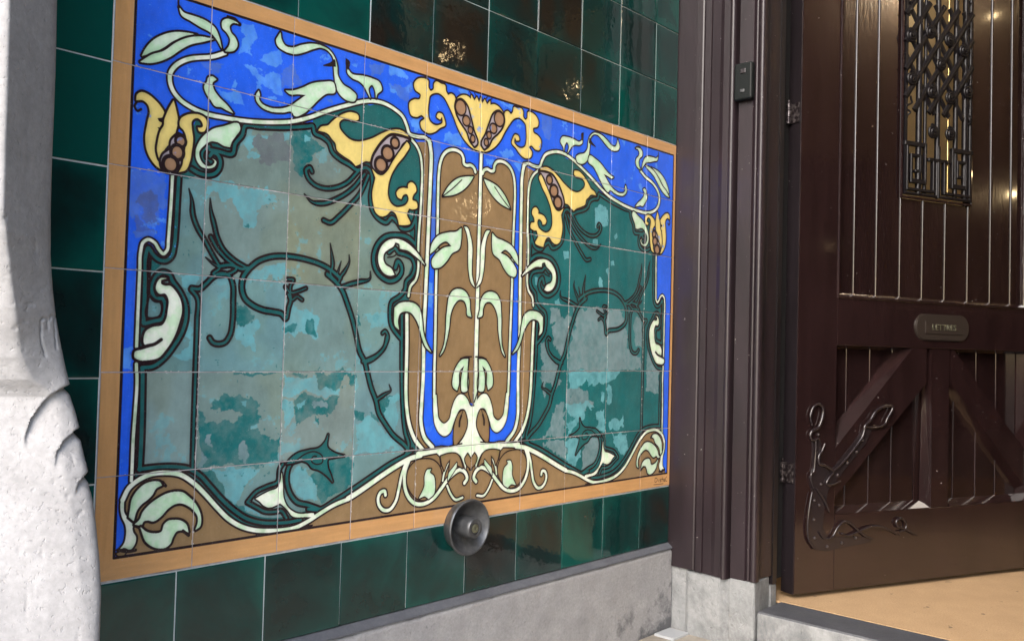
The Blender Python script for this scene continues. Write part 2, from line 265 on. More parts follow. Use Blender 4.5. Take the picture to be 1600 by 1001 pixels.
ART = """fill field 0 B:123.6 289.2!,106.5 299.9,104.7 384.6,101.1 422.1,80.5 432.7,62.2 416.2!,57.8 428.1,59.4 542.1,60.7 598.9,62.6 742.5!,104.7 742.1,135.5 748.5,159.5 770.3,190.8 797.3,237.2 835.1,280.0 849.7,309.2 852.3,346.8 848.3,382.7 836.1,450.1 810.6,539.6 769.4,579.4 750.6!,567.2 720.8,557.4 551.4,529.8 518.5,524.1 490.0,542.9 460.2,560.6 429.9,583.3 398.8,579.2 295.8!,576.0 170.4!,539.9 142.9!,469.6 130.9!,333.3 179.5,283.2 190.6,216.9 204.9!,206.3 225.8,193.7 250.9!,171.5 252.8,148.9 285.1
fill teal 0 B:341.1 177.9!,372.2 159.3,412.5 138.3,454.5 118.8,495.4 105.1,535.6 112.1,549.0 133.8,552.8 150.2,575.6 160.6,589.3 180.4,592.9 229.5,590.5 294.3,580.6 330.1,574.5 379.9!,563.1 332.1,531.4 323.7,488.6 314.6,469.2 272.4,465.0 237.8,416.1 229.7,393.1 208.5,376.2 193.5,346.6 185.7
fill teal 0 B:125.2 223.2!,133.0 207.6,148.4 218.6,144.6 231.4,163.6 219.6,189.8 210.3,212.0 197.6,208.5 223.3,196.0 252.5,173.7 252.4,174.8 280.8,157.9 295.7,136.5 295.1,118.0 304.0,107.6 301.7!,115.4 290.6,123.0 273.4
fill brown 0 B:32.6 864.8!,51.0 859.2,42.1 822.7,37.1 790.5,47.5 769.3,69.8 756.4,101.1 752.4,125.6 757.4,146.9 773.0,168.9 793.0,191.5 816.5,214.6 837.4,237.8 851.6,266.2 861.6,309.7 865.2,342.0 856.4,385.7 844.2,450.5 822.1,495.9 803.4,549.2 777.3,599.0 761.7,686.0 760.2,763.1 761.5!,762.0 877.7!,558.9 869.2!,310.1 873.8!,150.7 867.9!
fill dark 0 B:259.2 864.8!,275.7 862.8,309.8 866.3,334.6 862.0,370.6 862.2!,365.6 869.2!,310.0 872.7!,261.9 872.4!
fill teal 0 B:341.2 180.1!,343.2 164.1!,374.4 148.6!,412.2 131.4!,454.3 114.1!,468.9 114.5!,470.5 154.3!
fill brown 0 B:578.8 160.0!,609.7 154.2!,614.8 326.2,611.4 451.1,612.2 599.9,607.6 649.2,609.6 698.5,624.1 733.8,644.6 750.0!,611.5 747.8!,584.7 721.8,572.1 684.7,567.5 526.9,567.8 453.8,591.3 398.1,590.9 304.2,593.8 254.2!,591.7 199.8!
fill brown 0 B:754.2 198.9!,734.8 178.2!,705.7 177.9,697.8 158.4,662.6 159.6,639.3 179.1,634.2 223.0,636.4 323.7,638.9 474.6,641.4 624.9,645.1 675.0,656.4 705.6,677.0 706.5,697.2 689.5,717.3 659.4!,750.1 665.5!,758.6 600.1!
fill teal 0 B:55.7 521.3!,76.1 520.5!,63.3 542.0!,61.1 561.0!,57.3 561.1!
fill teal 0 B:53.6 466.5!,92.4 430.7!,99.6 410.5!,84.4 431.4!,67.9 413.7!,54.8 424.6!,52.6 466.5,57.5 589.5!,65.2 589.4!,60.8 526.8!,65.5 598.9,58.8 598.9!
fill teal 0 B:52.8 617.8!,62.4 617.9!,65.4 742.8!,125.0 741.8,150.3 751.6,179.0 774.0,201.9 798.4,236.8 824.7,284.4 840.8,333.7 840.3,364.3 835.1!,380.1 836.9!,401.7 842.7!,360.0 858.7,309.7 865.2,280.4 861.3,256.6 857.2,233.1 848.6,209.9 833.8,189.2 813.6,168.9 791.4,131.7 756.0,101.0 749.5,75.4 751.2,53.0 766.1!
fill teal 0 B:582.5 379.2!,595.3 375.5!,589.0 423.0!,570.8 448.7!,570.9 492.7!,568.5 551.2!,573.2 672.7!,584.8 726.6!,628.1 753.8!,570.3 759.6!,561.8 624.0!,557.0 539.3!,526.7 518.6!,525.2 480.4!,546.0 457.6!,560.6 429.9!
fill brown 0 B:572.3 487.7!,598.0 402.5!,608.4 500.9!,608.6 673.8!,627.4 734.0!,661.7 753.6!,614.9 750.5!,584.5 716.9!,573.2 672.7!
ts teal 5 B:105.2 304.0,104.4 345.4,103.7 384.7,102.1 410.3,99.1 423.3,90.4 431.8,80.5 431.8,70.3 425.0,62.2 415.3,59.1 426.1,59.3 466.1,59.5 504.1,59.2 526.9
ts teal 5 B:60.1 485.0,59.5 519.3,60.4 527.8
ts teal 5 B:61.8 527.8,76.2 523.4,86.9 520.1,91.1 510.2,91.0 496.7,86.7 489.2,76.8 489.8,70.6 480.6,71.9 465.1,77.4 455.1,86.1 449.6,95.2 451.8,101.7 462.0,114.5 477.8,123.9 496.9,125.3 516.5,120.0 538.3,107.6 560.1,92.3 579.7,76.9 590.9,59.5 593.2
ts teal 5.5 B:60.5 593.2,61.6 636.8,62.5 693.5,62.0 743.4
ts teal 3.5 B:131.9 472.7,141.8 483.0,143.7 519.7,144.0 559.4,144.0 618.9,144.2 678.2,144.9 747.3
ts teal 4 B:132.9 470.7,145.5 470.8,155.9 462.1,168.3 450.1,183.4 443.9,195.8 447.0,200.6 455.9,203.5 488.5,203.7 517.3,199.5 542.0,192.2 552.4,170.2 552.9,165.2 546.5
ts teal 5 B:60.6 742.4,84.8 741.5,114.8 742.9,137.6 747.7,156.9 759.1,174.8 777.6,195.3 799.8,218.4 820.6,241.8 836.7,270.3 847.0,296.9 850.8,319.2 852.5,344.3 851.3
ts teal 5 B:359.1 834.5,381.5 838.2,411.9 827.1,450.1 810.6,495.4 789.4,539.6 769.4,573.4 757.4,588.9 750.0
ts teal 5 B:381.4 837.1,358.8 827.9,335.5 819.9,319.6 800.0,314.2 778.0,318.0 759.0,332.5 745.0
ts teal 4.5 B:573.3 756.2,580.6 741.0,571.7 716.2,561.2 648.1,557.4 590.1,555.9 551.4,555.5 527.3,553.0 478.9
tt teal 3 B:122.3 318.2,127.5 334.3,130.5 357.8,139.8 378.6,152.2 395.2,167.1 417.9,178.6 433.1
tt teal 3 B:158.1 328.0,160.4 347.9,166.2 367.4,172.4 387.0,184.2 406.1,204.9 421.6,225.8 431.2
tt teal 3 B:154.2 421.1,167.6 430.0,178.7 435.1,168.2 445.1,198.9 441.6,207.7 434.7,189.2 419.9,173.1 405.2,161.6 388.2
ts teal 4 B:176.4 433.3,198.5 429.3,219.1 433.8,228.2 431.0
ts teal 5 B:229.4 433.0,246.4 418.9,269.8 409.4,299.1 405.6,319.2 405.9,342.3 408.2,366.1 412.7,390.6 421.9,410.2 433.9
ts teal 5.5 B:230.5 431.8,220.7 446.1,218.0 465.0,224.4 481.2,237.5 490.8,256.6 497.8,278.3 500.4,293.0 502.9,300.7 510.1
ts teal 4 B:303.2 508.9,306.2 491.5,309.4 478.4,305.4 470.0
ts teal 5.5 B:382.8 429.3,405.1 444.5,416.7 458.5,425.7 476.3,438.0 503.2,447.6 530.5,458.9 564.9,469.7 581.0,477.9 604.3,486.1 627.7,498.9 653.8,505.7 675.1,521.5 695.8,540.6 717.0,572.7 740.5,582.6 750.8
tt teal 3 B:386.6 374.9,390.9 394.8,393.0 414.9,389.5 428.7,396.6 437.2
tt teal 2 B:411.2 404.3,406.8 418.3,403.2 429.9
tt teal 2.5 B:428.0 391.3,429.0 402.7,420.7 419.4,410.2 433.9,407.7 440.9
tt teal 4 B:476.4 417.2,476.8 428.9,452.5 437.7,432.9 443.3,416.3 449.4
ts teal 3 B:509.0 528.6,514.8 524.9,521.8 533.0,517.3 549.8,501.5 566.7,481.1 576.3,465.3 581.1
ts teal 4 B:519.8 535.5,515.9 552.2,501.5 567.8,484.2 578.6,469.8 583.3
tt teal 3 B:528.4 623.6,532.8 634.4,519.4 641.2,501.7 650.3
ts teal 2 B:303.1 444.2,314.4 444.4,308.5 454.6,308.9 465.4,326.5 462.1,339.1 456.9
ts teal 2 B:298.7 457.4,309.1 469.7,311.9 478.2,321.8 472.2,332.2 477.1
ts teal 6 B:583.2 356.9,563.6 345.5,535.3 343.8,508.0 350.4,489.2 369.0,482.7 390.8,487.9 411.6,503.4 425.7,523.3 431.4,541.5 424.1,550.4 411.3,548.4 399.3,540.3 392.8,534.6 405.3
ts teal 5 B:541.2 377.0,558.6 379.0,574.7 384.8,581.7 401.4,575.9 416.6,562.1 429.8,559.5 444.6,546.0 458.8,527.9 470.6,525.0 489.9,529.6 513.7,544.1 530.0,555.4 539.4
ts teal 5 B:518.2 378.0,533.2 369.3,539.7 375.9
ts teal 5 B:583.3 359.4,583.8 329.8,581.2 305.4,582.4 292.9
ts teal 4 B:441.9 239.2,417.4 263.9,395.7 275.2,368.9 280.4,347.5 275.8,335.4 265.5,332.4 253.8,340.0 249.2,344.1 255.2
tt teal 4 B:330.2 296.1,344.9 307.2,364.6 307.9,399.2 294.0,431.7 271.0,456.4 241.5
ts teal 4 B:465.1 242.5,446.4 280.4,424.6 304.3,403.2 325.4,384.6 339.0,371.1 336.2
ts teal 5 B:154.0 251.9,169.3 252.2,193.7 250.9,196.5 235.9,209.4 216.9,212.3 203.8,240.0 198.6,283.2 191.3,333.3 179.0,342.3 176.6,346.7 188.0,362.7 192.0,376.4 199.1,385.1 214.5,402.0 224.1,421.7 229.9,441.8 236.9,458.8 229.4,467.7 232.7,474.3 252.8,471.1 281.6,476.4 304.4,491.8 319.0,510.0 323.4,523.3 312.6,534.3 318.5,547.2 330.3,569.2 326.5,581.2 305.4
ts teal 5 B:125.6 286.9,138.5 291.8,151.3 292.3,164.1 287.6,171.4 277.3,172.0 264.9,166.2 256.8,158.5 256.1,154.4 261.9
ts teal 5 B:151.7 247.3,142.4 256.0,141.8 268.2,149.6 275.9
ts teal 3.5 B:241.9 809.9,256.5 795.8,277.6 788.4,296.7 782.8,300.7 759.8,305.4 753.7
ts teal 3.5 B:241.9 810.5,259.9 821.2,274.4 829.1,293.7 831.8,306.0 831.7,316.4 844.7
poly teal 3.2 B:312.8 754.3!,320.0 746.2,332.3 738.5,355.1 733.9,378.6 730.6,390.2 720.2,395.1 709.3!,394.6 731.6,408.5 741.5,430.8 748.6!,408.9 750.0,396.0 752.2,396.6 767.4,402.4 779.1,407.8 792.6!,393.8 779.5,377.4 769.2,364.1 764.8,354.7 755.3,342.9 750.5!,327.8 753.3!
line dark 2.6 B:330.2 751.3,350.2 739.7,370.9 737.8,385.1 747.6,384.9 756.5,373.1 759.4,362.4 752.6,366.0 745.2,372.6 745.6
cs cream 6 B:174.1 93.5,152.6 105.2,131.4 112.1,118.9 116.5,104.7 124.5,92.8 135.4,86.2 146.9,86.1 160.6,91.3 173.1,102.9 184.3,120.9 192.2,145.4 197.0,178.1 196.7,223.4 193.1,270.7 184.9,301.4 177.2,332.8 164.5,371.6 144.3,412.0 125.7,446.9 111.1,468.6 105.1,498.4 103.8,521.5 109.1,542.1 119.3,552.2 134.4,559.0 147.7,578.4 149.7,601.2 148.3,613.1 156.0
cs cream 8 B:609.6 151.7,613.8 166.0,615.8 225.9,614.5 301.2,613.2 388.8,611.4 476.0,610.0 525.6,612.1 594.9,611.7 619.6,609.7 661.5,609.6 698.5,618.8 726.1,641.2 747.2
cs cream 5 B:564.2 157.8,577.5 167.7,587.8 183.1,592.6 204.7,593.8 254.2,592.9 289.1,590.2 329.0,589.9 378.5,591.1 393.2,585.8 423.2,572.0 438.9,568.9 456.2
cs cream 7.5 B:566.2 492.9,568.5 551.2,569.1 599.8,570.0 638.6,573.8 672.7,582.4 704.6,597.9 732.3,614.8 749.3
cs cream 6 B:737.2 192.3,733.3 185.1,723.9 180.6,711.3 182.7,704.0 180.3,702.6 170.6,696.1 161.3,685.3 157.6,669.5 158.4,655.9 164.7,646.0 175.4,639.8 191.7,637.2 212.4,636.9 247.9,637.8 298.3,638.4 348.7,638.4 399.2,639.3 474.6,640.8 564.8,640.8 599.9,641.8 649.9
cs cream 4.4 B:95.3 301.7,94.8 338.9,93.5 382.0,92.8 399.6,90.8 417.2,86.0 422.0,78.9 416.5,71.6 406.6,61.7 402.9,54.5 407.8,51.2 421.1,50.9 447.7,50.7 485.6,50.6 523.4,50.6 562.2
cs cream 4.4 B:51.3 587.6,52.8 617.8,51.9 655.4,50.5 692.9,50.4 737.8,50.4 758.4
cs cream 6.5 B:38.8 785.2,47.4 768.4,62.2 757.6,79.3 751.5,101.0 750.9,125.5 756.0,146.8 770.1,168.9 791.4,189.2 813.6,209.9 833.8,233.1 848.6,256.6 857.2,285.3 862.0,309.7 864.1,334.6 863.1,359.9 855.4,385.7 844.2,412.2 833.8,445.0 826.1
cs cream 9 B:442.2 825.8,467.3 815.1,495.8 801.6,525.1 787.7,555.3 774.9,586.3 764.4,612.0 760.6
cs cream 11 B:605.4 757.7,634.8 754.8,668.5 752.8,703.1 751.7,757.2 752.5
cs cream 6 B:575.4 769.7,565.3 793.0,558.6 821.2,551.7 843.3,536.9 856.6,523.2 855.0,511.7 842.5,510.3 830.6,515.9 821.8,524.9 820.8,527.3 828.1
cs cream 7 B:583.2 765.4,573.0 788.8,573.1 815.4,582.8 836.9,600.9 851.7,625.5 854.4,648.4 846.2,668.0 829.4,684.6 813.3,701.6 802.1,719.1 797.2,733.0 804.8,737.8 816.8,730.9 824.7
cs cream 4.5 B:683.4 825.9,692.7 842.0,707.2 855.7,726.6 853.6
cs cream 4 B:670.9 814.6,674.4 799.8,681.8 785.3,686.6 775.5
mpoly cream 3 B:752.5 670.8!,743.0 670.5,732.3 655.9,721.1 647.1,709.7 646.3,699.4 655.1,690.3 674.0,683.5 695.4,669.9 702.6,656.6 694.3,650.6 670.2,647.3 645.1!,639.9 644.9!,641.2 679.9,646.9 705.1,658.7 720.7,672.6 727.0,687.2 720.2,694.9 703.5,702.4 688.5,712.6 676.0,723.3 675.6,733.6 690.9,735.4 709.2,727.2 729.5,710.0 746.5,699.7 752.2!,685.8 753.9!,651.7 757.9!,662.2 766.2!,666.3 784.0!,675.8 764.6,696.6 763.0,716.1 767.4,725.6 781.0,732.7 797.0!,736.1 774.0!,747.4 782.6!,756.6 775.5!
fill blue 0 B:617.5 565.1!,633.4 564.9!,634.7 624.9!,637.1 684.7,644.8 710.0,658.9 725.8,674.5 730.4,688.1 724.8,696.9 717.6!,695.2 745.6!,661.4 745.5,642.4 736.1,628.2 714.2,619.7 689.0,616.8 649.4,617.2 599.9
line dark 3 B:697.2 716.4,695.2 745.6,661.4 745.5
line dark 3.2 B:576.2 750.4,618.2 751.2,668.3 749.0,695.9 746.9,720.6 744.6
fill brown 0 B:699.4 745.8!,695.2 727.7,698.4 702.4,711.0 681.1,721.6 677.1,732.3 693.5,732.9 710.4,723.6 729.3,706.4 745.0
line dark 3 B:695.9 746.9,695.2 727.7,698.4 702.4,711.0 681.1,722.3 676.6,732.9 692.2,734.4 710.4,724.3 729.8,706.5 746.8
line dark 5 B:716.7 689.0,712.5 700.4,712.1 709.4
line dark 2 B:721.6 677.6,716.7 689.0,711.1 702.9
poly brown 2.6 B:663.9 766.3!,682.6 763.0,710.8 767.6,720.3 783.1,724.3 793.7!,711.6 787.6!,706.1 782.0!,697.7 791.6,687.6 800.9!,690.0 773.2!,679.9 782.6,674.2 794.8!,667.9 781.7
hpoly brown 2.6 B:749.8 798.4!,734.8 786.8,730.8 776.2,737.7 766.8!,747.2 778.7,749.5 782.8!
poly brown 2.6 B:599.4 771.0,622.1 768.8,645.6 773.7,662.4 788.8,667.2 806.7,659.4 826.1,641.5 840.5,625.2 847.0,605.4 842.4,589.5 829.1,579.2 809.9,581.5 787.1
poly green 2.6 B:639.5 789.4!,629.5 789.8,624.0 799.3,623.5 820.2,610.3 843.0!,625.6 840.6,635.1 846.6!,648.1 838.7,650.7 820.3,646.7 803.7,636.3 794.1
poly green 2.2 B:697.7 791.6!,707.9 782.2!,707.5 791.1!,698.1 801.8!,684.7 815.9!,687.6 800.9
stem cream 8.6 L:752.3 151.3,755.6 665.6
mpoly cream 3.6 B:40.9 782.6!,37.0 786.8,36.3 797.9,38.8 809.3,44.9 823.0,45.9 838.0,43.5 848.8,38.2 855.4!,44.3 854.9,52.9 858.5,59.2 851.0,60.2 841.8,55.3 832.7,55.0 825.8,58.1 823.2!,64.0 826.4!,68.7 826.0!,60.8 819.4!,55.2 820.6!,52.0 810.8!,49.2 811.4!,46.3 810.2,41.7 804.1,40.5 792.8
poly green 3.6 B:49.1 810.9!,50.3 801.3,52.8 784.8,60.9 772.5,72.1 764.5,83.7 762.4,93.2 764.2,96.8 769.3!,88.0 773.2,82.5 782.2,75.0 789.0,67.5 793.9,60.2 802.5,56.0 817.3!
poly green 3.6 B:58.1 822.8!,65.5 816.2,69.0 807.2,77.3 797.8,90.6 788.8,104.3 782.9,118.3 781.0,129.7 783.1,140.3 791.1,151.2 802.0,159.2 815.8,162.2 828.0,160.1 839.6,153.9 842.8!,157.3 833.3,156.9 823.4,150.6 813.8,139.8 804.7,127.2 799.4,117.1 800.3,107.2 805.9,97.6 815.4,86.0 821.6,76.2 819.0,71.4 819.8,67.8 825.9!
poly green 3.6 B:66.9 828.1!,74.9 835.3,86.7 839.7,99.5 838.6,103.1 828.5,108.9 823.8,118.0 823.6,128.3 825.8,137.8 832.9,141.8 845.1!,133.0 841.0,122.8 841.6,117.0 849.6,113.3 858.7,105.5 863.7,95.5 862.9,83.5 857.3,75.5 849.6,70.2 837.5
line dark 5 B:97.6 764.6,102.8 770.8
line dark 5 B:133.0 842.0,142.7 850.1
poly brown 2.4 B:33.4 861.8!,39.9 860.3,45.5 862.5!,43.8 865.2,35.4 864.6
line dark 5 B:34.2 856.7,51.1 861.1,60.6 860.6
mpoly cream 3 B:304.0 768.6!,306.7 788.0,309.6 811.8,316.8 825.4,333.6 838.1,369.8 842.8!,373.2 848.2,354.4 847.5,326.2 841.5,319.6 833.3,308.1 822.3,303.0 818.6!,293.3 821.8,283.7 823.4,271.6 818.3,264.2 811.2,256.9 806.3!,268.5 801.2,282.7 796.3,297.1 792.4,302.7 781.3
poly cream 4.2 B:92.5 458.2!,83.5 458.9,77.9 466.6,76.7 475.4,81.4 481.8,91.4 481.6,96.3 488.6,96.4 506.1,94.3 519.7,89.3 528.6,72.7 533.1,64.1 539.1,61.2 547.7,62.4 558.1,73.8 561.7!,58.5 566.7,49.0 569.7,48.4 577.3,56.2 581.9,68.7 581.8,84.3 577.9,95.7 565.2,107.0 546.5,114.3 524.8,118.1 505.0,115.0 489.5,106.3 476.3,97.9 469.5,89.9 469.7,83.8 467.2,83.6 461.4!
line dark 5.5 B:55.5 564.5,66.0 560.9,77.6 557.8,87.6 550.9
line dark 4 B:66.6 429.2,66.1 456.0,65.9 484.7,65.3 519.0,83.8 515.4,84.0 495.1,74.9 491.8,66.8 484.6
poly yellow 3.6 B:36.3 200.1!,37.0 192.3,43.4 186.5,53.1 187.7,63.1 193.2,72.3 200.8,78.7 211.1,76.9 216.3,68.5 220.0!,71.3 224.3,77.3 226.0,75.5 231.2,69.1 234.0!,72.4 237.6,68.6 255.8,69.2 271.1,73.5 282.0,83.1 296.8!,73.0 293.7,60.8 282.2,54.5 269.9,51.9 255.1,54.7 227.7,57.0 211.8,53.8 202.9,45.8 198.0
line dark 4 B:36.8 201.9,33.9 210.1,38.4 215.4,43.5 211.9
poly yellow 3.6 B:81.8 213.4!,85.4 203.8,92.9 188.5!,96.4 199.5,100.6 218.3,97.3 238.6,97.5 244.1,89.2 248.0!,89.8 253.8,85.6 258.4,79.0 269.4,75.5 281.6,70.5 269.0,71.4 253.3,75.1 237.1,79.4 228.5,79.7 220.6
poly lilac 3.6 B:102.0 237.7!,112.4 241.6,114.9 253.0,112.5 271.3,107.2 291.9,93.2 298.1,81.0 295.2,77.0 285.2,80.1 273.1,89.8 263.5,92.3 249.4
poly yellow 3.6 B:105.7 295.1!,115.4 290.6,122.1 275.6,124.5 259.2,125.8 239.1,123.1 223.6,122.8 213.8,128.8 207.5,135.1 207.2,140.6 212.1,141.9 217.9,138.9 220.5,133.6 221.6!,135.9 226.1,142.3 225.9,147.3 216.8,145.7 205.0,137.0 201.2,126.5 201.6,114.1 206.2,105.2 214.4,104.5 224.4,110.9 230.0,115.4 239.1,115.0 255.0,112.5 271.3,111.0 283.4
seed seed 4 B:106.5 247.7 5.7 6.3
seed seed 4.5 B:101.7 265.7 7.3 8.6
seed seed 5 B:91.7 285.7 8.5 9.3
poly green 3.2 B:194.0 201.6!,201.2 201.0,204.6 207.4,197.1 222.4,191.1 231.7,187.7 241.7!,177.7 241.4,166.5 237.8,155.7 238.4,144.2 247.6,136.8 259.0,138.6 268.7,145.3 276.6,152.9 278.3,160.3 274.7,162.9 268.5,158.9 265.2!,165.1 268.6,163.2 276.2,153.0 281.5,142.3 281.1,133.4 271.6,131.6 257.9,136.6 243.0,146.7 229.0,159.2 218.1,176.5 210.5
poly yellow 3.4 B:354.4 182.0!,359.4 175.4,375.2 168.8,383.0 160.4,393.6 151.0,408.4 141.0,425.0 135.6,437.9 138.7,438.8 144.8,431.2 149.4,415.7 149.6,403.3 152.8,397.2 159.8,398.4 168.7,407.0 177.3,421.3 184.9,439.8 185.6,456.9 180.1,471.2 173.6,494.5 159.6,518.4 148.4,536.9 145.5,552.8 150.2,561.0 158.4!,543.6 156.8,518.8 158.7,501.0 171.0,483.8 192.1,472.7 210.6,470.9 216.8!,456.9 218.0,444.2 226.0,436.4 229.9!,427.0 223.2,410.0 216.9,394.5 208.3,391.3 197.5,384.3 192.0,375.8 184.5
poly lilac 5.2 B:557.0 159.7!,531.2 158.7,515.8 161.0,499.6 173.7,483.3 194.5,475.0 210.2,473.7 222.2,483.0 232.5,496.8 234.5,504.7 227.8,519.1 206.1,532.3 186.9,544.0 167.7
poly yellow 3.4 B:553.4 164.8!,559.3 169.8,551.1 187.2,530.2 212.7,517.1 234.2,511.0 256.7,511.0 271.1,517.6 284.6,530.1 291.3,545.6 289.2,557.3 282.7,562.3 271.1,557.9 263.9,547.9 267.0,543.5 274.9!,535.6 272.4,532.2 265.6,536.6 258.2,550.5 252.7,560.0 253.0!,559.7 245.7,567.4 239.6,577.2 244.3,579.9 253.8,572.5 263.5,570.9 272.3,581.7 275.7,583.7 285.8,574.2 290.3,563.0 290.1!,558.7 302.1,567.3 318.2,553.2 323.0,540.7 323.8!,537.2 313.3,530.6 303.3,521.3 300.4,509.4 309.6,497.5 313.5,485.4 307.9,478.3 292.3,475.7 271.5,479.6 252.0,481.4 244.6!,473.4 229.8!,485.6 237.3,497.5 237.3,506.9 229.8,521.3 207.5,535.4 187.6
seed seed 4 B:524.5 171.9 7.4 7.7
seed seed 4.5 B:508.0 194.4 10.9 11.0
seed seed 5 B:493.2 218.5 10.8 10.9
poly cream 3.4 B:608.1 393.7!,593.8 378.1,573.8 362.8,554.4 353.8,535.6 351.2,514.3 356.8,499.7 370.3,493.8 387.4,496.6 403.8,507.6 417.1,522.9 421.2,532.7 418.7!,525.5 408.5,510.0 400.7,505.1 391.1,506.8 381.5,518.0 372.0,527.5 366.3,532.7 357.8!,542.8 360.6,544.3 368.7!,564.6 370.6,580.8 378.1
line dark 3 B:515.5 387.8,530.7 384.0,538.2 378.5
poly green 3.4 B:536.0 479.8!,546.5 472.0,565.2 468.1,584.4 470.0,597.7 479.1,603.2 493.7,609.4 525.7,620.1 547.7,631.3 562.0!,617.0 552.7,606.5 535.6,599.2 516.1,588.8 499.2,575.5 487.6,562.7 485.7,548.8 491.2,544.6 503.5,547.8 520.7!,538.9 514.5,535.7 496.6
poly green 3.2 B:654.5 568.4!,664.0 549.3,668.1 523.9,668.7 493.4,670.6 473.0,674.0 452.4,683.9 439.0,701.4 434.0,719.5 439.3,730.9 454.2,733.6 475.0,737.8 489.2!,726.7 485.7,724.3 470.2,716.6 457.6,702.2 455.9,688.5 466.9,680.4 482.7,676.4 513.5,670.5 539.1,661.0 562.0
poly green 3.2 B:649.7 254.2!,658.8 239.6,672.1 224.8,692.7 211.2,714.0 205.3,732.1 202.4!,721.7 217.1,700.8 235.9,680.0 246.7
line dark 2.6 B:650.7 253.5,672.6 237.5,699.9 214.0
poly green 3.2 B:620.5 371.1!,624.1 352.7,638.6 334.9,669.0 323.8,689.8 319.7,702.3 311.5!,701.9 337.0,698.2 352.9,677.6 365.2,664.3 381.7,644.3 396.1,629.2 396.2,625.4 385.2,636.5 369.1!,656.4 355.8,677.0 350.4!,662.8 342.4,645.9 349.2,632.9 361.9
poly cream 2.8 B:710.0 307.0!,718.0 307.9,727.7 323.8,733.9 344.1,734.5 378.1,735.6 404.2,744.5 427.2!,735.1 420.0,726.9 397.1,723.9 366.0,722.9 340.0,717.7 319.7
line dark 3 B:742.0 569.8,724.6 570.2,710.4 574.2
poly green 3 B:733.8 574.0!,714.1 576.3,700.4 589.7,691.3 610.2,692.1 630.7,703.0 638.0!,707.1 625.7,708.6 600.0,722.4 587.1!,715.9 605.2,714.2 625.8,717.3 640.1,730.9 639.0,734.0 626.1,731.2 600.1
line dark 3 B:733.8 575.3,734.6 641.7,742.7 662.7
poly green 3.2 B:41.7 132.6!,46.6 121.1,57.7 105.2,71.1 93.8,88.8 84.3,109.1 79.3,125.8 78.0!,105.3 86.7,87.3 98.5,73.8 111.4,60.3 121.9
poly green 3.2 B:39.4 142.5!,56.6 127.1,74.0 117.2,93.4 98.8,111.5 86.6,132.2 78.9,153.6 77.0!,136.7 85.7,116.0 95.7,99.9 108.3,86.2 121.4,68.7 133.7,53.2 140.5
poly green 3.2 B:95.7 43.8!,101.7 49.0,118.4 50.1,139.7 51.9,155.1 58.7,163.3 72.7,167.6 87.6!,160.2 77.7,149.0 68.5,131.6 64.3,114.6 59.2,99.9 54.5
line dark 3.4 B:93.9 33.5,94.1 38.4,95.3 44.0
poly green 3.2 B:174.0 91.0!,180.7 80.4,182.0 69.7,176.1 61.0,168.1 55.0,167.7 44.8,176.3 38.2,187.5 38.1,197.2 40.9!,185.4 42.2,180.1 48.5,182.0 57.3,190.9 65.2,194.9 74.5,189.8 85.2,179.5 90.0
line dark 4 B:176.2 34.1,189.6 34.3,198.5 41.2
poly green 3.2 B:146.0 146.4!,147.5 139.9,153.8 136.4,160.9 139.2!,154.2 146.4,155.6 154.2,165.9 166.2,179.5 175.4,191.6 186.4!,179.8 184.0,170.9 181.4,159.9 181.7,152.0 173.3,144.1 163.0,141.6 155.5
poly green 3.2 B:272.6 33.6!,275.0 44.2,281.5 52.3,295.2 52.9,315.1 43.2,335.5 35.5,353.9 33.5,370.0 36.4,381.2 44.8,388.7 61.2,390.7 76.7,402.2 90.0,420.7 96.0,432.3 103.8,429.0 113.9,415.8 116.8,400.3 112.2,388.8 100.0,385.0 84.9,381.9 62.9,380.0 48.6,370.2 39.8,354.0 37.3,338.4 43.7,320.7 53.9,300.6 62.5,280.6 62.3,268.1 56.9,264.9 49.2,268.7 40.6
poly dark 1 B:360.5 66.9!,376.3 57.5,382.8 51.3,385.2 62.1!,371.2 65.1
poly green 3.2 B:235.9 140.2!,238.0 146.7,236.3 152.4,240.8 158.8,255.3 163.1,277.1 160.6,296.6 152.0,311.3 140.0,326.6 126.6!,310.8 128.7,293.3 132.0,286.2 128.2!,300.6 124.9,318.0 116.5,338.2 104.0,361.6 95.5,382.5 92.3,385.9 108.0,367.7 115.1,352.3 128.7,337.2 145.4,322.3 159.6,304.7 166.6,300.8 162.0,282.2 165.9,258.0 169.0,241.1 165.1,231.8 155.5,231.5 148.2
poly green 3.2 B:410.7 58.0!,418.0 65.4,446.5 64.3,467.0 64.1,484.9 68.1,489.8 78.9,479.0 90.9,477.2 98.0!,473.6 82.6,467.4 75.8,459.5 83.5,464.0 100.9!,456.3 91.3,450.2 83.4,438.4 76.8,421.2 73.9,411.7 67.4
poly dark 1 B:407.4 43.1!,415.0 46.5,415.3 52.2,412.2 61.1!,408.7 56.2
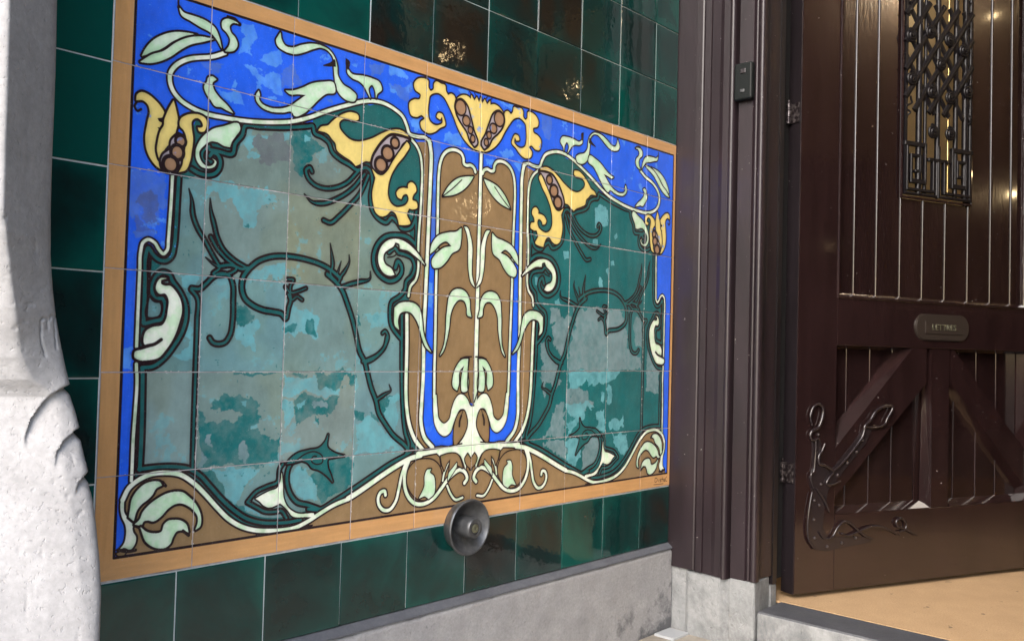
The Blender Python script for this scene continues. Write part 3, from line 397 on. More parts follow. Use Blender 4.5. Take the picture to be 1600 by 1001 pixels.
hpoly yellow 3.4 B:747.8 35.6!,742.7 47.7!,736.0 37.8!,729.0 46.8!,720.2 37.4!,719.4 45.5!,709.4 41.7,693.3 44.2,682.2 51.9,676.8 57.6!,672.3 49.5,665.2 47.3,655.6 52.0!,649.5 44.5,647.3 34.7,637.0 34.1,623.4 32.7,618.5 37.7,617.3 49.3,609.1 54.3,604.0 49.9,601.8 35.4,590.2 34.4,574.1 40.7,567.4 51.0,570.0 60.3,584.9 68.1,582.7 76.3,569.2 80.3,557.7 89.0,557.9 102.5,562.4 111.4,575.3 112.4,589.0 106.3,596.4 110.5,586.4 121.3,589.0 130.7,607.4 137.1,623.9 131.3,637.0 121.1,650.4 112.1,647.2 101.2,641.0 92.8,630.9 93.9,627.8 101.4,636.4 104.7!,641.3 98.6,643.4 109.6,633.4 116.7,620.0 118.2,608.1 111.8,604.2 97.6,605.1 77.3,607.9 64.1,617.6 56.9,631.0 53.8,644.8 58.3,659.2 73.0,674.0 93.1,685.3 111.5,703.9 131.3,726.2 144.1,752.2 147.4!
poly lilac 4.4 B:679.7 59.5!,691.9 54.2,706.6 61.4,718.3 83.8,728.4 108.1,739.7 133.7,733.3 139.4!,722.0 130.5,712.2 114.0,695.5 99.0,682.4 83.5,677.6 69.0
seed seed 3 B:691.4 69.2 12.8 13.9
seed seed 3 B:708.2 92.5 8.6 8.6
seed seed 3 B:720.4 109.2 4.7 5.7
seed seed 3 B:728.0 125.4 4.4 5.8
line dark 2.6 B:714.5 31.6,725.7 37.5
line dark 2.6 B:729.1 31.4,733.8 36.9
sig dark 1.7 R:1416.6 876.0,1424.3 876.7,1427.9 881.3,1423.7 885.8,1417.0 886.3,1417.1 876.1
sig dark 1.7 R:1434.6 881.4,1434.4 887.3
sig dark 1.7 R:1444.8 881.0,1439.5 882.4,1445.0 885.8,1439.7 888.1
sig dark 1.7 R:1450.9 876.9,1449.9 887.6
sig dark 1.7 R:1446.7 881.4,1455.0 881.1
sig dark 1.7 R:1457.1 885.6,1463.5 884.8,1461.4 881.6,1457.0 882.9,1457.7 887.8,1464.1 887.9
sig dark 1.7 R:1471.6 876.5,1466.8 879.9,1468.1 888.2,1473.5 887.9
sig dark 1.7 R:1411.5 892.2,1455.0 893.5
blot bl1 3 L:201.2 39.3!,221.9 35.5!,228.5 54.8!,221.9 65.1!,220.3 84.5!,201.8 83.0!,206.7 60.8!
blot bl1 3 L:244.8 78.1!,275.7 63.5!,276.8 89.3!,264.9 99.8!,241.8 91.7!
blot bl1 3 L:211.9 107.6!,227.0 106.0!,246.1 111.9!,277.3 104.3!,281.1 135.9!,266.5 139.2!,242.2 132.0!,232.3 121.6!
blot bl2 3 L:279.5 97.2!,298.7 77.2!,304.4 95.5!,318.6 98.7!,317.7 109.9!,280.6 125.2!
blot bl1 3 L:163.2 152.5!,205.7 153.0!,206.3 167.5!,195.1 172.0!,173.7 168.5!
blot bl2 3 L:135.9 118.6!,172.6 113.3!,164.4 129.7!,151.7 136.9!
blot bl1 2 L:191.1 129.4!,197.0 134.2!,192.9 145.6!,187.2 144.8!
blot bl1 2 L:251.1 145.9!,269.1 144.0!,266.9 149.9!
blot bl2 3 L:460.0 36.2!,495.5 29.6!,493.3 51.7!,463.7 56.6!
blot bl1 3 L:504.7 32.1!,538.6 28.5!,539.3 47.9!,511.4 47.3!
blot bl1 3 L:506.0 65.5!,527.6 67.7!,534.4 83.2!,509.6 79.1!
blot bl2 2 L:368.1 125.1!,381.6 123.3!,379.2 131.7!
blot bl1 3 L:504.6 29.7!,526.0 26.7!,551.6 37.5!,547.1 46.0!,511.2 42.5!
blot bl2 4 L:509.1 67.2!,530.4 59.7!,561.8 54.8!,556.7 88.0!,537.9 92.1!,521.8 78.7!
blot bl1 3 L:647.7 131.7!,692.6 117.8!,693.7 146.2!,669.4 155.8!,651.6 143.7!
blot bl1 2 L:682.2 31.7!,707.0 25.9!,707.5 38.9!,689.6 40.4!
blot bl1 3 L:561.1 119.0!,583.6 116.9!,584.3 134.1!,564.8 133.0!
blot bl2 3 R:938.5 26.6!,971.3 26.9!,969.0 80.9!,949.3 81.8!,937.6 61.1!
blot bl1 3 R:805.2 136.5!,840.3 126.0!,853.0 141.7!,821.3 147.2!
blot bl1 3 R:767.8 162.0!,790.5 158.0!,783.3 170.0!,772.0 171.9!
blot bl1 3 R:853.3 149.9!,886.1 149.9!,887.4 183.3!,866.3 169.9!
blot bl1 3 R:801.1 31.3!,848.6 29.0!,845.1 40.9!,813.2 39.5!
blot bl2 3 L:621.0 144.5!,638.0 146.3!,644.3 221.4!,624.2 224.6!
blot bl2 3 L:618.5 165.1!,635.2 162.1!,639.8 323.3!,620.5 345.6!,617.8 275.8!
blot bl1 3 R:1238.4 28.9!,1255.9 28.1!,1252.1 44.5!,1241.0 38.7!
blot bl2 5 L:31.8 302.4!,87.2 299.1!,87.6 359.3!,70.5 378.9!,51.0 377.4!,31.8 374.1!
blot bl3 5 L:47.4 336.0!,68.7 334.8!,81.4 356.3!,70.3 375.0!,56.4 369.1!,48.1 353.0!
blot bl3 4 L:41.2 371.0!,50.8 371.7!,69.1 392.5!,51.9 400.1!,39.4 397.7!
blot bl2 3 L:36.3 392.4!,68.9 388.7!,65.4 398.6!,42.4 403.0!
blot bl1 3 L:32.0 567.2!,43.0 561.4!,44.4 597.0!,31.3 597.0!
blot bl2 3 B:616.3 619.7!,636.2 619.9!,636.0 657.3!,617.7 654.3!
blot bl2 3 B:643.8 727.4!,695.2 727.7!,694.2 746.8!,661.3 744.8!
blot bl1 2 L:615.3 426.0!,632.0 424.8!,628.9 475.1!,615.6 475.8!
blot dt 4 L:179.1 639.5!,218.0 638.7!,250.7 647.3!,259.5 662.3!,225.8 664.2!,174.5 661.5!
blot dt 4 L:152.7 652.8!,161.5 659.0!,166.5 677.2!,208.4 681.0!,228.5 673.6!,228.1 662.3!,256.0 663.2!,259.0 681.1!,245.4 693.0!,269.2 698.4!,289.1 714.3!,297.3 706.2!,299.0 749.0!,156.5 748.2!
blot gr 3 L:168.4 697.2!,177.0 695.7!,175.7 718.7!,170.2 715.3!
blot gr 3 L:225.4 710.6!,235.7 711.2!,237.1 746.4!,221.8 735.0!
blot gr 3 L:155.5 722.3!,162.0 726.8!,164.9 744.9!,157.5 746.3!
blot cy 2 L:245.2 686.8!,256.8 683.1!,257.1 691.5!,245.4 693.0!
blot cy 2 L:222.9 647.7!,234.4 648.0!,232.4 656.2!,225.4 652.9!
blot dt 2 L:209.7 600.2!,294.4 600.4!,275.1 604.0!,212.1 604.3!
blot dt 3 L:301.2 648.7!,311.2 648.9!,309.3 663.9!,301.8 663.7!
blot dt 4 L:314.2 600.4!,349.9 601.6!,339.9 608.1!,322.0 605.9!
blot dt 4 L:364.2 600.5!,447.6 601.9!,445.8 629.4!,437.2 627.0!,430.8 606.4!,417.3 615.4!,415.1 629.0!,393.4 632.0!,377.2 628.4!
blot cy 3 L:352.8 608.2!,365.9 608.3!,374.5 626.1!,412.4 631.2!,412.8 640.2!,377.7 640.6!,351.1 632.4!,301.0 642.2!,301.9 603.6!,314.6 610.2!
blot dt 4 L:323.4 642.7!,351.4 640.1!,377.8 644.0!,412.9 642.5!,405.5 664.9!,384.2 670.9!,363.2 674.5!,340.3 684.6!,329.9 679.8!,324.0 657.9!
blot cy 3 L:306.1 646.6!,321.0 644.8!,324.5 670.9!,305.5 693.8!,304.1 659.5!
blot gr 3 L:359.6 650.2!,386.0 648.6!,389.1 658.7!,362.6 659.1!
blot cy 3 L:328.9 653.7!,348.0 649.9!,344.5 660.7!,331.7 660.3!
blot dt 3 L:367.1 674.7!,379.2 679.6!,376.9 688.3!,368.9 685.8!
blot dt 3 L:453.0 668.7!,471.8 671.6!,471.0 687.8!,455.2 687.2!
blot cy 4 L:519.8 651.9!,548.6 645.4!,551.4 715.2!,521.5 694.7!
blot dt 4 L:507.9 654.0!,531.8 647.5!,520.4 666.2!,521.8 704.1!,505.7 675.1!
blot dt 3 L:487.8 672.2!,499.7 674.9!,509.4 694.1!,491.2 684.0!
blot cy 4 L:456.8 691.8!,485.2 679.1!,522.0 708.9!,563.4 744.7!,453.3 749.1!
blot dt 3 L:398.1 750.8!,447.8 753.3!,449.8 803.7!,411.5 815.8!,385.0 827.5!,376.7 816.7!,374.6 796.6!,358.6 788.5!,367.0 771.7!,382.7 768.6!
blot dt 2 L:357.1 784.0!,372.9 787.6!,370.7 798.4!
blot cy 3 L:323.6 774.5!,338.1 758.4!,354.1 772.8!,376.2 805.6!,374.2 820.8!,345.6 817.8!,327.0 798.6!
blot dt 4 L:304.4 191.8!,336.2 185.6!,340.7 200.3!,368.8 210.7!,348.2 225.6!,335.9 245.5!,326.1 258.1!,324.0 268.4!,318.8 265.9!,306.7 248.2!
blot cy 2 L:326.4 198.6!,339.2 196.1!,336.9 204.3!,327.9 204.9!
blot br 4 L:226.6 213.5!,293.4 198.4!,298.8 238.7!,273.3 251.7!,256.8 260.9!,242.1 250.7!,229.8 236.0!
blot cy 2 L:244.1 210.1!,254.8 210.2!,253.8 215.7!,246.7 216.0!
blot cy 3 L:288.5 199.3!,298.3 196.3!,300.1 208.0!,290.2 209.8!
blot cy 4 L:221.9 214.4!,231.2 212.6!,229.5 229.8!,220.8 244.0!,209.0 235.7!
blot cy 3 L:220.8 244.0!,239.5 244.8!,237.5 253.6!,221.2 254.3!
blot cy 6 L:151.6 298.7!,211.5 299.7!,272.9 301.1!,268.8 321.0!,240.6 331.1!,241.7 360.5!,218.7 367.4!,200.9 319.9!,152.5 322.8!
blot dt 2 L:218.6 363.2!,227.6 358.0!,225.6 366.6!
blot cy 5 L:149.4 299.1!,172.6 281.2!,171.1 297.7!
blot cy 4 L:103.4 453.1!,146.8 449.8!,147.3 461.7!,128.6 467.0!,120.5 473.4!
blot cy 4 L:118.5 473.6!,135.1 474.5!,139.3 579.3!,102.3 579.6!,125.9 555.8!,132.8 520.1!,129.6 492.6!
blot dt 3 L:122.8 477.2!,133.3 480.5!,136.6 510.1!,130.3 510.4!
blot dt 4 L:208.7 488.3!,219.2 496.0!,240.4 505.3!,229.3 519.3!,210.2 526.3!
blot cy 4 L:211.3 527.2!,247.6 511.3!,248.6 565.8!,226.2 557.8!,209.9 547.9!
blot cy 4 L:231.2 449.5!,242.1 429.8!,272.7 420.8!,297.0 416.6!,295.7 444.7!,268.7 442.5!,233.7 453.5!
blot cy 4 L:309.7 484.8!,364.2 499.7!,370.3 519.4!,363.1 537.4!,344.8 537.9!,301.7 534.8!,298.4 513.4!
blot dt 2.5 L:341.3 512.8!,355.4 510.0!,362.3 517.5!,363.0 535.2!,346.1 536.8!,341.7 524.9!
blot dt 2.5 L:299.9 520.9!,321.1 520.1!,319.1 532.1!,300.4 533.8!
blot dt 3 L:451.9 495.7!,457.8 497.7!,458.5 516.2!,452.8 516.5!
blot dt 2.5 L:486.8 496.4!,500.2 497.0!,497.7 508.9!,487.3 508.2!
blot cy 5 L:469.1 492.6!,522.7 492.4!,523.7 518.7!,484.8 520.0!
blot cy 4 L:530.2 451.3!,551.9 449.9!,530.8 465.7!,522.4 485.3!
blot dt 3 L:154.6 753.0!,218.2 758.3!,233.9 753.4!,232.1 764.6!,180.4 756.1!,189.7 771.0!,201.3 784.2!,199.6 796.2!,215.6 808.0!,231.7 811.8!,243.5 821.4!,237.0 831.0!,213.6 813.9!,167.9 767.0!
blot cy 3 L:180.4 756.1!,233.9 753.4!,264.2 752.6!,248.6 772.2!,231.0 795.3!,220.2 810.6!,201.8 796.4!,201.3 784.2!
blot cy 3 L:236.4 816.5!,262.4 825.6!,265.1 834.3!,236.8 826.8!
blot cy 3 L:448.9 565.0!,469.8 583.3!,487.8 597.3!,470.6 604.3!,455.1 576.5!
blot cy 3 R:1136.7 215.4!,1160.6 202.2!,1185.6 206.4!,1191.3 246.2!,1154.6 258.1!,1137.8 245.1!
blot cy 2 R:1136.9 220.7!,1190.1 213.7!,1191.1 241.5!,1162.2 245.0!,1150.5 258.9!,1138.4 260.3!,1139.5 235.3!
blot cy 1.5 R:1024.8 328.4!,1043.4 325.4!,1045.9 340.8!,1029.2 345.9!
blot cy 1.5 R:1217.6 271.5!,1227.9 260.1!,1232.6 272.4!,1220.0 278.9!
blot cy 1.5 R:1205.2 333.8!,1217.8 331.4!,1220.4 342.7!,1207.7 345.1!
blot cy 1.5 R:1187.2 355.6!,1199.5 349.6!,1200.7 382.4!,1196.1 370.1!,1187.5 363.2!
blot cy 1.5 R:1157.5 388.0!,1163.2 375.1!,1175.7 381.7!,1176.4 399.2!,1162.1 400.2!
blot cy 1.5 R:1133.5 289.4!,1151.6 287.5!,1152.0 297.4!,1133.8 298.0!
blot cy 2 R:999.8 441.7!,1010.5 434.1!,1022.1 450.0!,1003.8 451.0!
blot cy 1.5 R:928.7 392.9!,939.2 394.4!,936.3 410.8!,931.1 408.8!
blot gr 3 R:1110.0 452.7!,1161.9 447.6!,1199.2 450.8!,1259.0 453.0!,1260.0 478.7!,1200.3 481.0!,1107.3 484.6!
blot gr 4 R:1071.3 457.4!,1170.2 452.5!,1187.7 476.8!,1269.4 494.1!,1282.2 599.9!,1050.3 599.6!,1052.1 549.4!,1073.0 500.8!
blot gr 3 R:1199.6 461.2!,1245.9 448.8!,1268.4 468.3!,1260.4 489.3!,1226.2 495.6!,1204.9 491.3!
blot gr 3 R:978.7 457.3!,1018.8 460.0!,1023.5 485.8!,1009.0 491.1!,987.1 487.3!
blot gr 4 R:991.2 501.2!,1045.3 470.6!,1060.7 479.5!,1047.4 525.6!,1030.4 568.7!,996.3 538.6!
blot gr 4 R:956.9 534.8!,982.2 545.9!,1023.7 587.7!,1025.4 630.3!,1007.5 641.8!,988.8 625.2!,977.9 620.4!,972.1 655.1!,961.1 643.4!
blot gr 4 R:1205.7 511.5!,1283.1 509.2!,1293.8 555.8!,1343.7 560.4!,1345.1 597.3!,1209.0 597.3!
blot gr 3 R:1312.6 461.2!,1335.3 460.2!,1347.5 539.2!,1320.0 537.1!,1309.3 492.8!
blot gr 3 R:1366.5 490.9!,1387.6 490.1!,1405.2 575.8!,1425.4 602.8!,1422.8 659.6!,1370.3 650.6!
blot dt 3 R:1278.6 506.8!,1291.9 506.4!,1293.7 553.2!,1279.9 540.4!
blot cy 3 R:1050.3 599.6!,1256.0 599.9!,1235.3 620.2!,1185.2 627.3!,1128.9 636.5!,1120.4 621.7!,1089.9 640.8!,1059.4 640.3!
blot gr 4 R:1051.8 640.2!,1121.2 641.3!,1130.2 670.9!,1123.2 695.1!,1054.4 707.0!
blot cy 2 R:1179.9 649.7!,1192.3 649.9!,1191.3 677.5!,1180.7 672.2!
blot cy 2.5 R:1204.0 630.0!,1220.9 632.7!,1224.9 680.9!,1208.1 683.0!
blot gr 3 R:1126.3 670.8!,1150.2 671.4!,1146.8 686.1!,1126.7 683.0!
blot gr 4 R:1012.4 672.8!,1041.9 673.6!,1044.8 749.7!,968.5 743.2!,996.0 719.0!
blot cy 4 R:1049.4 673.8!,1146.4 676.5!,1150.7 684.1!,1122.9 685.6!,1115.9 707.4!,1085.6 727.9!,1055.9 745.6!,1050.8 709.6!
blot dt 3 R:1033.8 704.2!,1053.9 693.0!,1081.1 710.8!,1055.0 721.7!
blot cy 3 R:1159.3 696.7!,1194.1 697.9!,1195.9 745.5!,1168.9 736.7!
blot cy 3 R:1211.8 723.7!,1226.1 714.2!,1256.4 723.1!,1273.3 710.9!,1269.9 736.5!,1253.0 745.9!,1214.5 741.4!
blot gr 4 R:969.0 757.1!,1048.8 754.7!,1050.5 799.9!,972.8 764.2!
blot cy 3 R:1052.5 754.9!,1102.2 757.7!,1103.7 796.5!,1089.0 817.2!,1054.3 802.6!
blot gr 3 R:1110.9 782.5!,1133.5 757.0!,1173.7 754.3!,1179.6 801.9!,1152.1 824.5!,1112.7 828.7!
blot cy 3 R:1232.0 757.5!,1288.2 755.4!,1294.1 794.5!,1277.1 808.8!,1232.6 772.7!"""

# ------------------------------------------------------------------ node materials
def mat(name, base=(.5, .5, .5), rough=.5, metal=0., coat=0., coat_rough=.05, spec=.5):
    M = bpy.data.materials.new(name); M.use_nodes = True
    b = M.node_tree.nodes['Principled BSDF']
    b.inputs['Base Color'].default_value = (*base, 1); b.inputs['Roughness'].default_value = rough
    b.inputs['Metallic'].default_value = metal; b.inputs['Coat Weight'].default_value = coat
    b.inputs['Coat Roughness'].default_value = coat_rough; b.inputs['Specular IOR Level'].default_value = spec
    return M, M.node_tree, b
def N(t, typ, **kw):
    n = t.nodes.new(typ)
    for k, v in kw.items():
        if k in n.inputs: n.inputs[k].default_value = v
        else: setattr(n, k, v)
    return n
def coords(t, kind='Object', scale=(1, 1, 1)):
    tc = N(t, 'ShaderNodeTexCoord'); mp = N(t, 'ShaderNodeMapping'); mp.inputs['Scale'].default_value = scale
    t.links.new(tc.outputs[kind], mp.inputs[0]); return mp.outputs[0]
def noise(t, vec, scale, detail=4, rough=.6, dist=0.):
    n = N(t, 'ShaderNodeTexNoise'); n.inputs['Scale'].default_value = scale; n.inputs['Detail'].default_value = detail
    n.inputs['Roughness'].default_value = rough; n.inputs['Distortion'].default_value = dist
    t.links.new(vec, n.inputs['Vector']); return n.outputs['Fac']
def ramp(t, fac, *stops):
    r = N(t, 'ShaderNodeValToRGB'); e = r.color_ramp.elements
    while len(e) < len(stops): e.new(.5)
    for i, (p, c) in enumerate(stops):
        e[i].position = p; e[i].color = (*c, 1) if len(c) == 3 else c
    t.links.new(fac, r.inputs[0]); return r.outputs[0]
def mix(t, fac, a, b, mode='MIX'):
    n = N(t, 'ShaderNodeMix', data_type='RGBA', blend_type=mode)
    for s, v in ((n.inputs[0], fac), (n.inputs[6], a), (n.inputs[7], b)):
        if isinstance(v, (int, float)): s.default_value = v
        elif isinstance(v, tuple): s.default_value = (*v, 1)
        else: t.links.new(v, s)
    return n.outputs[2]
def math_(t, op, a, b=0.):
    n = N(t, 'ShaderNodeMath', operation=op)
    for s, v in ((n.inputs[0], a), (n.inputs[1], b)):
        if isinstance(v, (int, float)): s.default_value = v
        else: t.links.new(v, s)
    return n.outputs[0]
def bump(t, b, h, strength, dist, prev=None, coat=False):
    n = N(t, 'ShaderNodeBump'); n.inputs['Strength'].default_value = strength; n.inputs['Distance'].default_value = dist
    t.links.new(h, n.inputs['Height'])
    if prev is not None: t.links.new(prev, n.inputs['Normal'])
    t.links.new(n.outputs[0], b.inputs['Normal'])
    if coat: t.links.new(n.outputs[0], b.inputs['Coat Normal'])
    return n.outputs[0]

# glazed picture tile: the painted panel (an in-memory picture drawn above) under an uneven clear glaze
rgb, relief = draw(ART)
buf = np.ones((AH, AW, 4), np.float32); buf[..., :3] = rgb; buf[..., 3] = 1
im = bpy.data.images.new('panel_painting', AW, AH, alpha=False, float_buffer=True)
im.colorspace_settings.name = 'Non-Color'
im.pixels.foreach_set(buf[::-1].ravel()); im.update()
buf[..., :3] = relief[..., None]
im2 = bpy.data.images.new('panel_line_relief', AW, AH, alpha=False, float_buffer=True)
im2.colorspace_settings.name = 'Non-Color'
im2.pixels.foreach_set(buf[::-1].ravel()); im2.update()
GAIN = 1.08
M_PANEL, t, b = mat('painted_glaze', rough=.22, spec=.5)
uv = N(t, 'ShaderNodeUVMap', uv_map='UVMap')
ti = N(t, 'ShaderNodeTexImage'); ti.image = im; ti.interpolation = 'Cubic'; ti.extension = 'EXTEND'
tj = N(t, 'ShaderNodeTexImage'); tj.image = im2; tj.extension = 'EXTEND'
t.links.new(uv.outputs[0], ti.inputs[0]); t.links.new(uv.outputs[0], tj.inputs[0])
g = mix(t, 1., ti.outputs[0], (GAIN, GAIN, GAIN), 'MULTIPLY')
geo = N(t, 'ShaderNodeNewGeometry')
pits = noise(t, geo.outputs['Position'], 900, 2, .5)
g = mix(t, ramp(t, pits, (.70, (0, 0, 0)), (.76, (.5, .5, .5))), g, (.55, .6, .58))
# crazing and grime in the old glaze
dirt = noise(t, geo.outputs['Position'], 14, 8, .7)
g = mix(t, ramp(t, dirt, (.35, (.0, .0, .0)), (.85, (.12, .12, .12))), g, (.20, .17, .13))
t.links.new(g, b.inputs['Base Color'])
wv = noise(t, geo.outputs['Position'], 26, 3, .5)
n1 = bump(t, b, wv, .16, .004); n1 = bump(t, b, noise(t, geo.outputs['Position'], 110, 2, .5), .10, .001, n1)
n2 = bump(t, b, tj.outputs[0], .35, .0006, n1)
t.links.new(ramp(t, noise(t, geo.outputs['Position'], 30, 5, .6), (.3, (.035,) * 3), (.75, (.10,) * 3)), b.inputs['Roughness'])

# dark green majolica: pooled glaze, dark in the middle, thin and green at the edges; no two tiles alike
M_GREEN, t, b = mat('green_glaze', rough=.05, spec=.5)
oi = N(t, 'ShaderNodeObjectInfo'); geo = N(t, 'ShaderNodeNewGeometry')
tc = N(t, 'ShaderNodeTexCoord'); sx = N(t, 'ShaderNodeSeparateXYZ'); t.links.new(tc.outputs['Generated'], sx.inputs[0])
ax = math_(t, 'ABSOLUTE', math_(t, 'SUBTRACT', sx.outputs[0], .5)); az = math_(t, 'ABSOLUTE', math_(t, 'SUBTRACT', sx.outputs[2], .5))
edge = math_(t, 'MULTIPLY', math_(t, 'MAXIMUM', ax, az), 2)
off = N(t, 'ShaderNodeVectorMath', operation='ADD'); comb = N(t, 'ShaderNodeCombineXYZ')
rz = math_(t, 'MULTIPLY', oi.outputs['Random'], 57.)
for i in range(3): t.links.new(rz, comb.inputs[i])
t.links.new(geo.outputs['Position'], off.inputs[0]); t.links.new(comb.outputs[0], off.inputs[1])
ofs = N(t, 'ShaderNodeSeparateColor'); t.links.new(oi.outputs['Color'], ofs.inputs[0])
cl = noise(t, off.outputs[0], 5.5, 5, .55, .6); fine = noise(t, off.outputs[0], 45, 5, .6)
mixf = math_(t, 'ADD', math_(t, 'MULTIPLY', cl, 1.15), math_(t, 'MULTIPLY', math_(t, 'POWER', edge, 5.), .16))
mixf = math_(t, 'ADD', mixf, math_(t, 'MULTIPLY', math_(t, 'SUBTRACT', oi.outputs['Random'], .5), .30))
mixf = math_(t, 'ADD', mixf, math_(t, 'MULTIPLY', fine, .10)); mixf = math_(t, 'ADD', mixf, math_(t, 'SUBTRACT', ofs.outputs[0], .5))
c = ramp(t, mixf, (.36, (.015, .012, .009)), (.50, (.006, .017, .016)), (.70, (.003, .034, .030)), (.95, (.003, .068, .054)))
t.links.new(c, b.inputs['Base Color'])
bn = bump(t, b, noise(t, off.outputs[0], 20, 3, .5), .16, .004); bump(t, b, noise(t, off.outputs[0], 85, 2, .5), .10, .001, bn)

def masonry(name, c1, c2, scale, bumpd, rough=.75, c3=None, pit=None):
    M, t, b = mat(name, rough=rough)
    v = coords(t); a = noise(t, v, scale, 8, .65); f = noise(t, v, scale * 9, 8, .7)
    c = ramp(t, a, (.3, c1), (.7, c2))
    c = mix(t, ramp(t, f, (.35, (.45,) * 3), (.7, (0,) * 3)), c, tuple(x * .6 for x in c1))
    if c3: c = mix(t, ramp(t, noise(t, v, scale * .35, 8, .75, .3), (.46, (0,) * 3), (.62, (.85,) * 3)), c, c3)
    t.links.new(c, b.inputs['Base Color'])
    n1 = bump(t, b, f, .6, bumpd)
    if pit:
        p = ramp(t, noise(t, v, pit, 4, .5), (.60, (1,) * 3), (.70, (0,) * 3)); bump(t, b, p, .6, bumpd * 1.3, n1)
    return M
M_STONE = masonry('carved_limestone', (.25, .245, .245), (.35, .345, .345), 13, .0007, .9, pit=190)
M_PLINTH = masonry('weathered_plinth', (.28, .275, .28), (.37, .365, .365), 20, .0012, .85, pit=150)
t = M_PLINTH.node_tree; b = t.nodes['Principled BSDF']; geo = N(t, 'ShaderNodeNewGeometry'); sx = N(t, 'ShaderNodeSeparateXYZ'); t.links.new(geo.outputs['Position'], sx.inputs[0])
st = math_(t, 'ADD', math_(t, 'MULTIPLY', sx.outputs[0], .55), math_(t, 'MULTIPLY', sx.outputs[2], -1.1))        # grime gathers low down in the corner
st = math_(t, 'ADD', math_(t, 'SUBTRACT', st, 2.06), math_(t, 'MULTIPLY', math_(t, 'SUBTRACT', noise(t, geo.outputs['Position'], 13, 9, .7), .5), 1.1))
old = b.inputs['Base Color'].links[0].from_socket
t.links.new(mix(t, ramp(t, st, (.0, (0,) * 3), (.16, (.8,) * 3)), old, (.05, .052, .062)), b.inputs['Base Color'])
M_BASE = masonry('base_block_stone', (.22, .23, .235), (.33, .335, .335), 9, .0015, .7, c3=(.055, .058, .064), pit=80)
M_LEDGE = masonry('grey_ledge', (.085, .09, .105), (.14, .145, .16), 20, .0008, .6)
M_STEPTOP = masonry('worn_step_top', (.05, .053, .062), (.09, .094, .107), 16, .0012, .55)
M_GROUT = masonry('white_grout', (.55, .60, .59), (.75, .79, .78), 60, .0005, .9)
M_JOINT = masonry('old_joint', (.20, .17, .17), (.75, .70, .70), 14, .0004, .9)
M_PAVE = masonry('paving', (.24, .21, .17), (.36, .33, .28), 6, .002, .9)
M_WALLIN = masonry('cream_plaster', (.58, .48, .32), (.66, .55, .38), 5, .001, .8)
M_WALLBR = masonry('brown_plaster', (.42, .29, .20), (.52, .37, .26), 2, .001, .8)
M_CEIL = masonry('pale_plaster', (.68, .67, .66), (.76, .75, .74), 5, .001, .85)
M_FACADE = masonry('street_front_stone', (.30, .29, .28), (.42, .40, .38), 4, .002, .85)
M_MAT, t, b = mat('coir_mat', rough=.95)
v = coords(t); f = noise(t, v, 260, 6, .8); a = noise(t, v, 12, 6, .6)
c = mix(t, ramp(t, f, (.3, (0,) * 3), (.7, (1,) * 3)), (.31, .19, .098), (.53, .37, .205))
c = mix(t, ramp(t, a, (.35, (.30,) * 3), (.7, (0,) * 3)), c, (.26, .16, .08))
c = mix(t, ramp(t, noise(t, v, 42, 2, .5), (.72, (0,) * 3), (.76, (.7,) * 3)), c, (.07, .05, .035))
t.links.new(c, b.inputs['Base Color']); bump(t, b, f, .8, .002)

def paint(name, col, rough, dust=.0, coat=.0):
    M, t, b = mat(name, col, rough, coat=coat, coat_rough=.06)
    v = coords(t, 'Object', (1, 1, .22)); a = noise(t, v, 16, 8, .65)
    c = mix(t, ramp(t, a, (.3, (0,) * 3), (.75, (1,) * 3)), tuple(x * .65 for x in col), tuple(x * 1.3 for x in col))
    v2 = coords(t)
    c = mix(t, ramp(t, noise(t, v2, 120, 3, .6), (.725, (0,) * 3), (.765, (dust,) * 3)), c, (.5, .47, .45))
    t.links.new(c, b.inputs['Base Color'])
    bump(t, b, noise(t, coords(t, 'Object', (6, 6, 1)), 22, 4, .5), .32, .0012)
    return M
M_FRAME = paint('aubergine_paint', (.020, .0125, .0155), .42, .9, .12)
M_DOOR = paint('brown_gloss_paint', (.016, .0078, .0080), .11, .9, .9)
M_BOARD = paint('brown_board_paint', (.013, .0064, .0066), .13, .6, .9)
M_EDGE = paint('dark_door_edge', (.012, .009, .011), .35, .6)
M_IRON, t, b = mat('black_wrought_iron', (.022, .016, .018), .24, .3, coat=.5)
bump(t, b, noise(t, coords(t), 90, 3, .5), .5, .001)
M_GRILLE, t, b = mat('dark_iron_grille', (.005, .004, .006), .42, .2)
bump(t, b, noise(t, coords(t), 120, 3, .5), .5, .001)
M_BELL, t, b = mat('tarnished_bell_metal', (.2, .2, .2), .40, .6)
v = coords(t); t.links.new(ramp(t, noise(t, v, 35, 8, .65), (.3, (.05, .051, .054)), (.7, (.16, .165, .172))), b.inputs['Base Color'])
t.links.new(ramp(t, noise(t, v, 60, 5, .6), (.3, (.3,) * 3), (.7, (.55,) * 3)), b.inputs['Roughness'])
bump(t, b, noise(t, v, 160, 5, .6), .4, .0006)
M_BRASS, t, b = mat('worn_brass', (.55, .42, .18), .25, 1.)
M_PLATE, t, b = mat('painted_letter_plate', (.034, .026, .022), .32, .2, coat=.3)
M_LETTER, t, b = mat('rubbed_letters', (.20, .20, .14), .35, .7)
M_BOX, t, b = mat('black_box', (.006, .008, .008), .5, spec=.25)
M_DARK, t, b = mat('shadow_gap', (.006, .005, .005), .8)
M_HINGE, t, b = mat('worn_hinge', (.10, .075, .08), .28, .6)
t.links.new(ramp(t, noise(t, coords(t), 120, 4, .6), (.45, (.02, .014, .016)), (.72, (.16, .14, .14))), b.inputs['Base Color'])
M_CREAM, t, b = mat('white_slab', (.34, .355, .37), .6)
M_GLOBE, t, b = mat('lit_globe', (1, .8, .5), .5)
b.inputs['Emission Color'].default_value = (1., .72, .38, 1); b.inputs['Emission Strength'].default_value = 28.
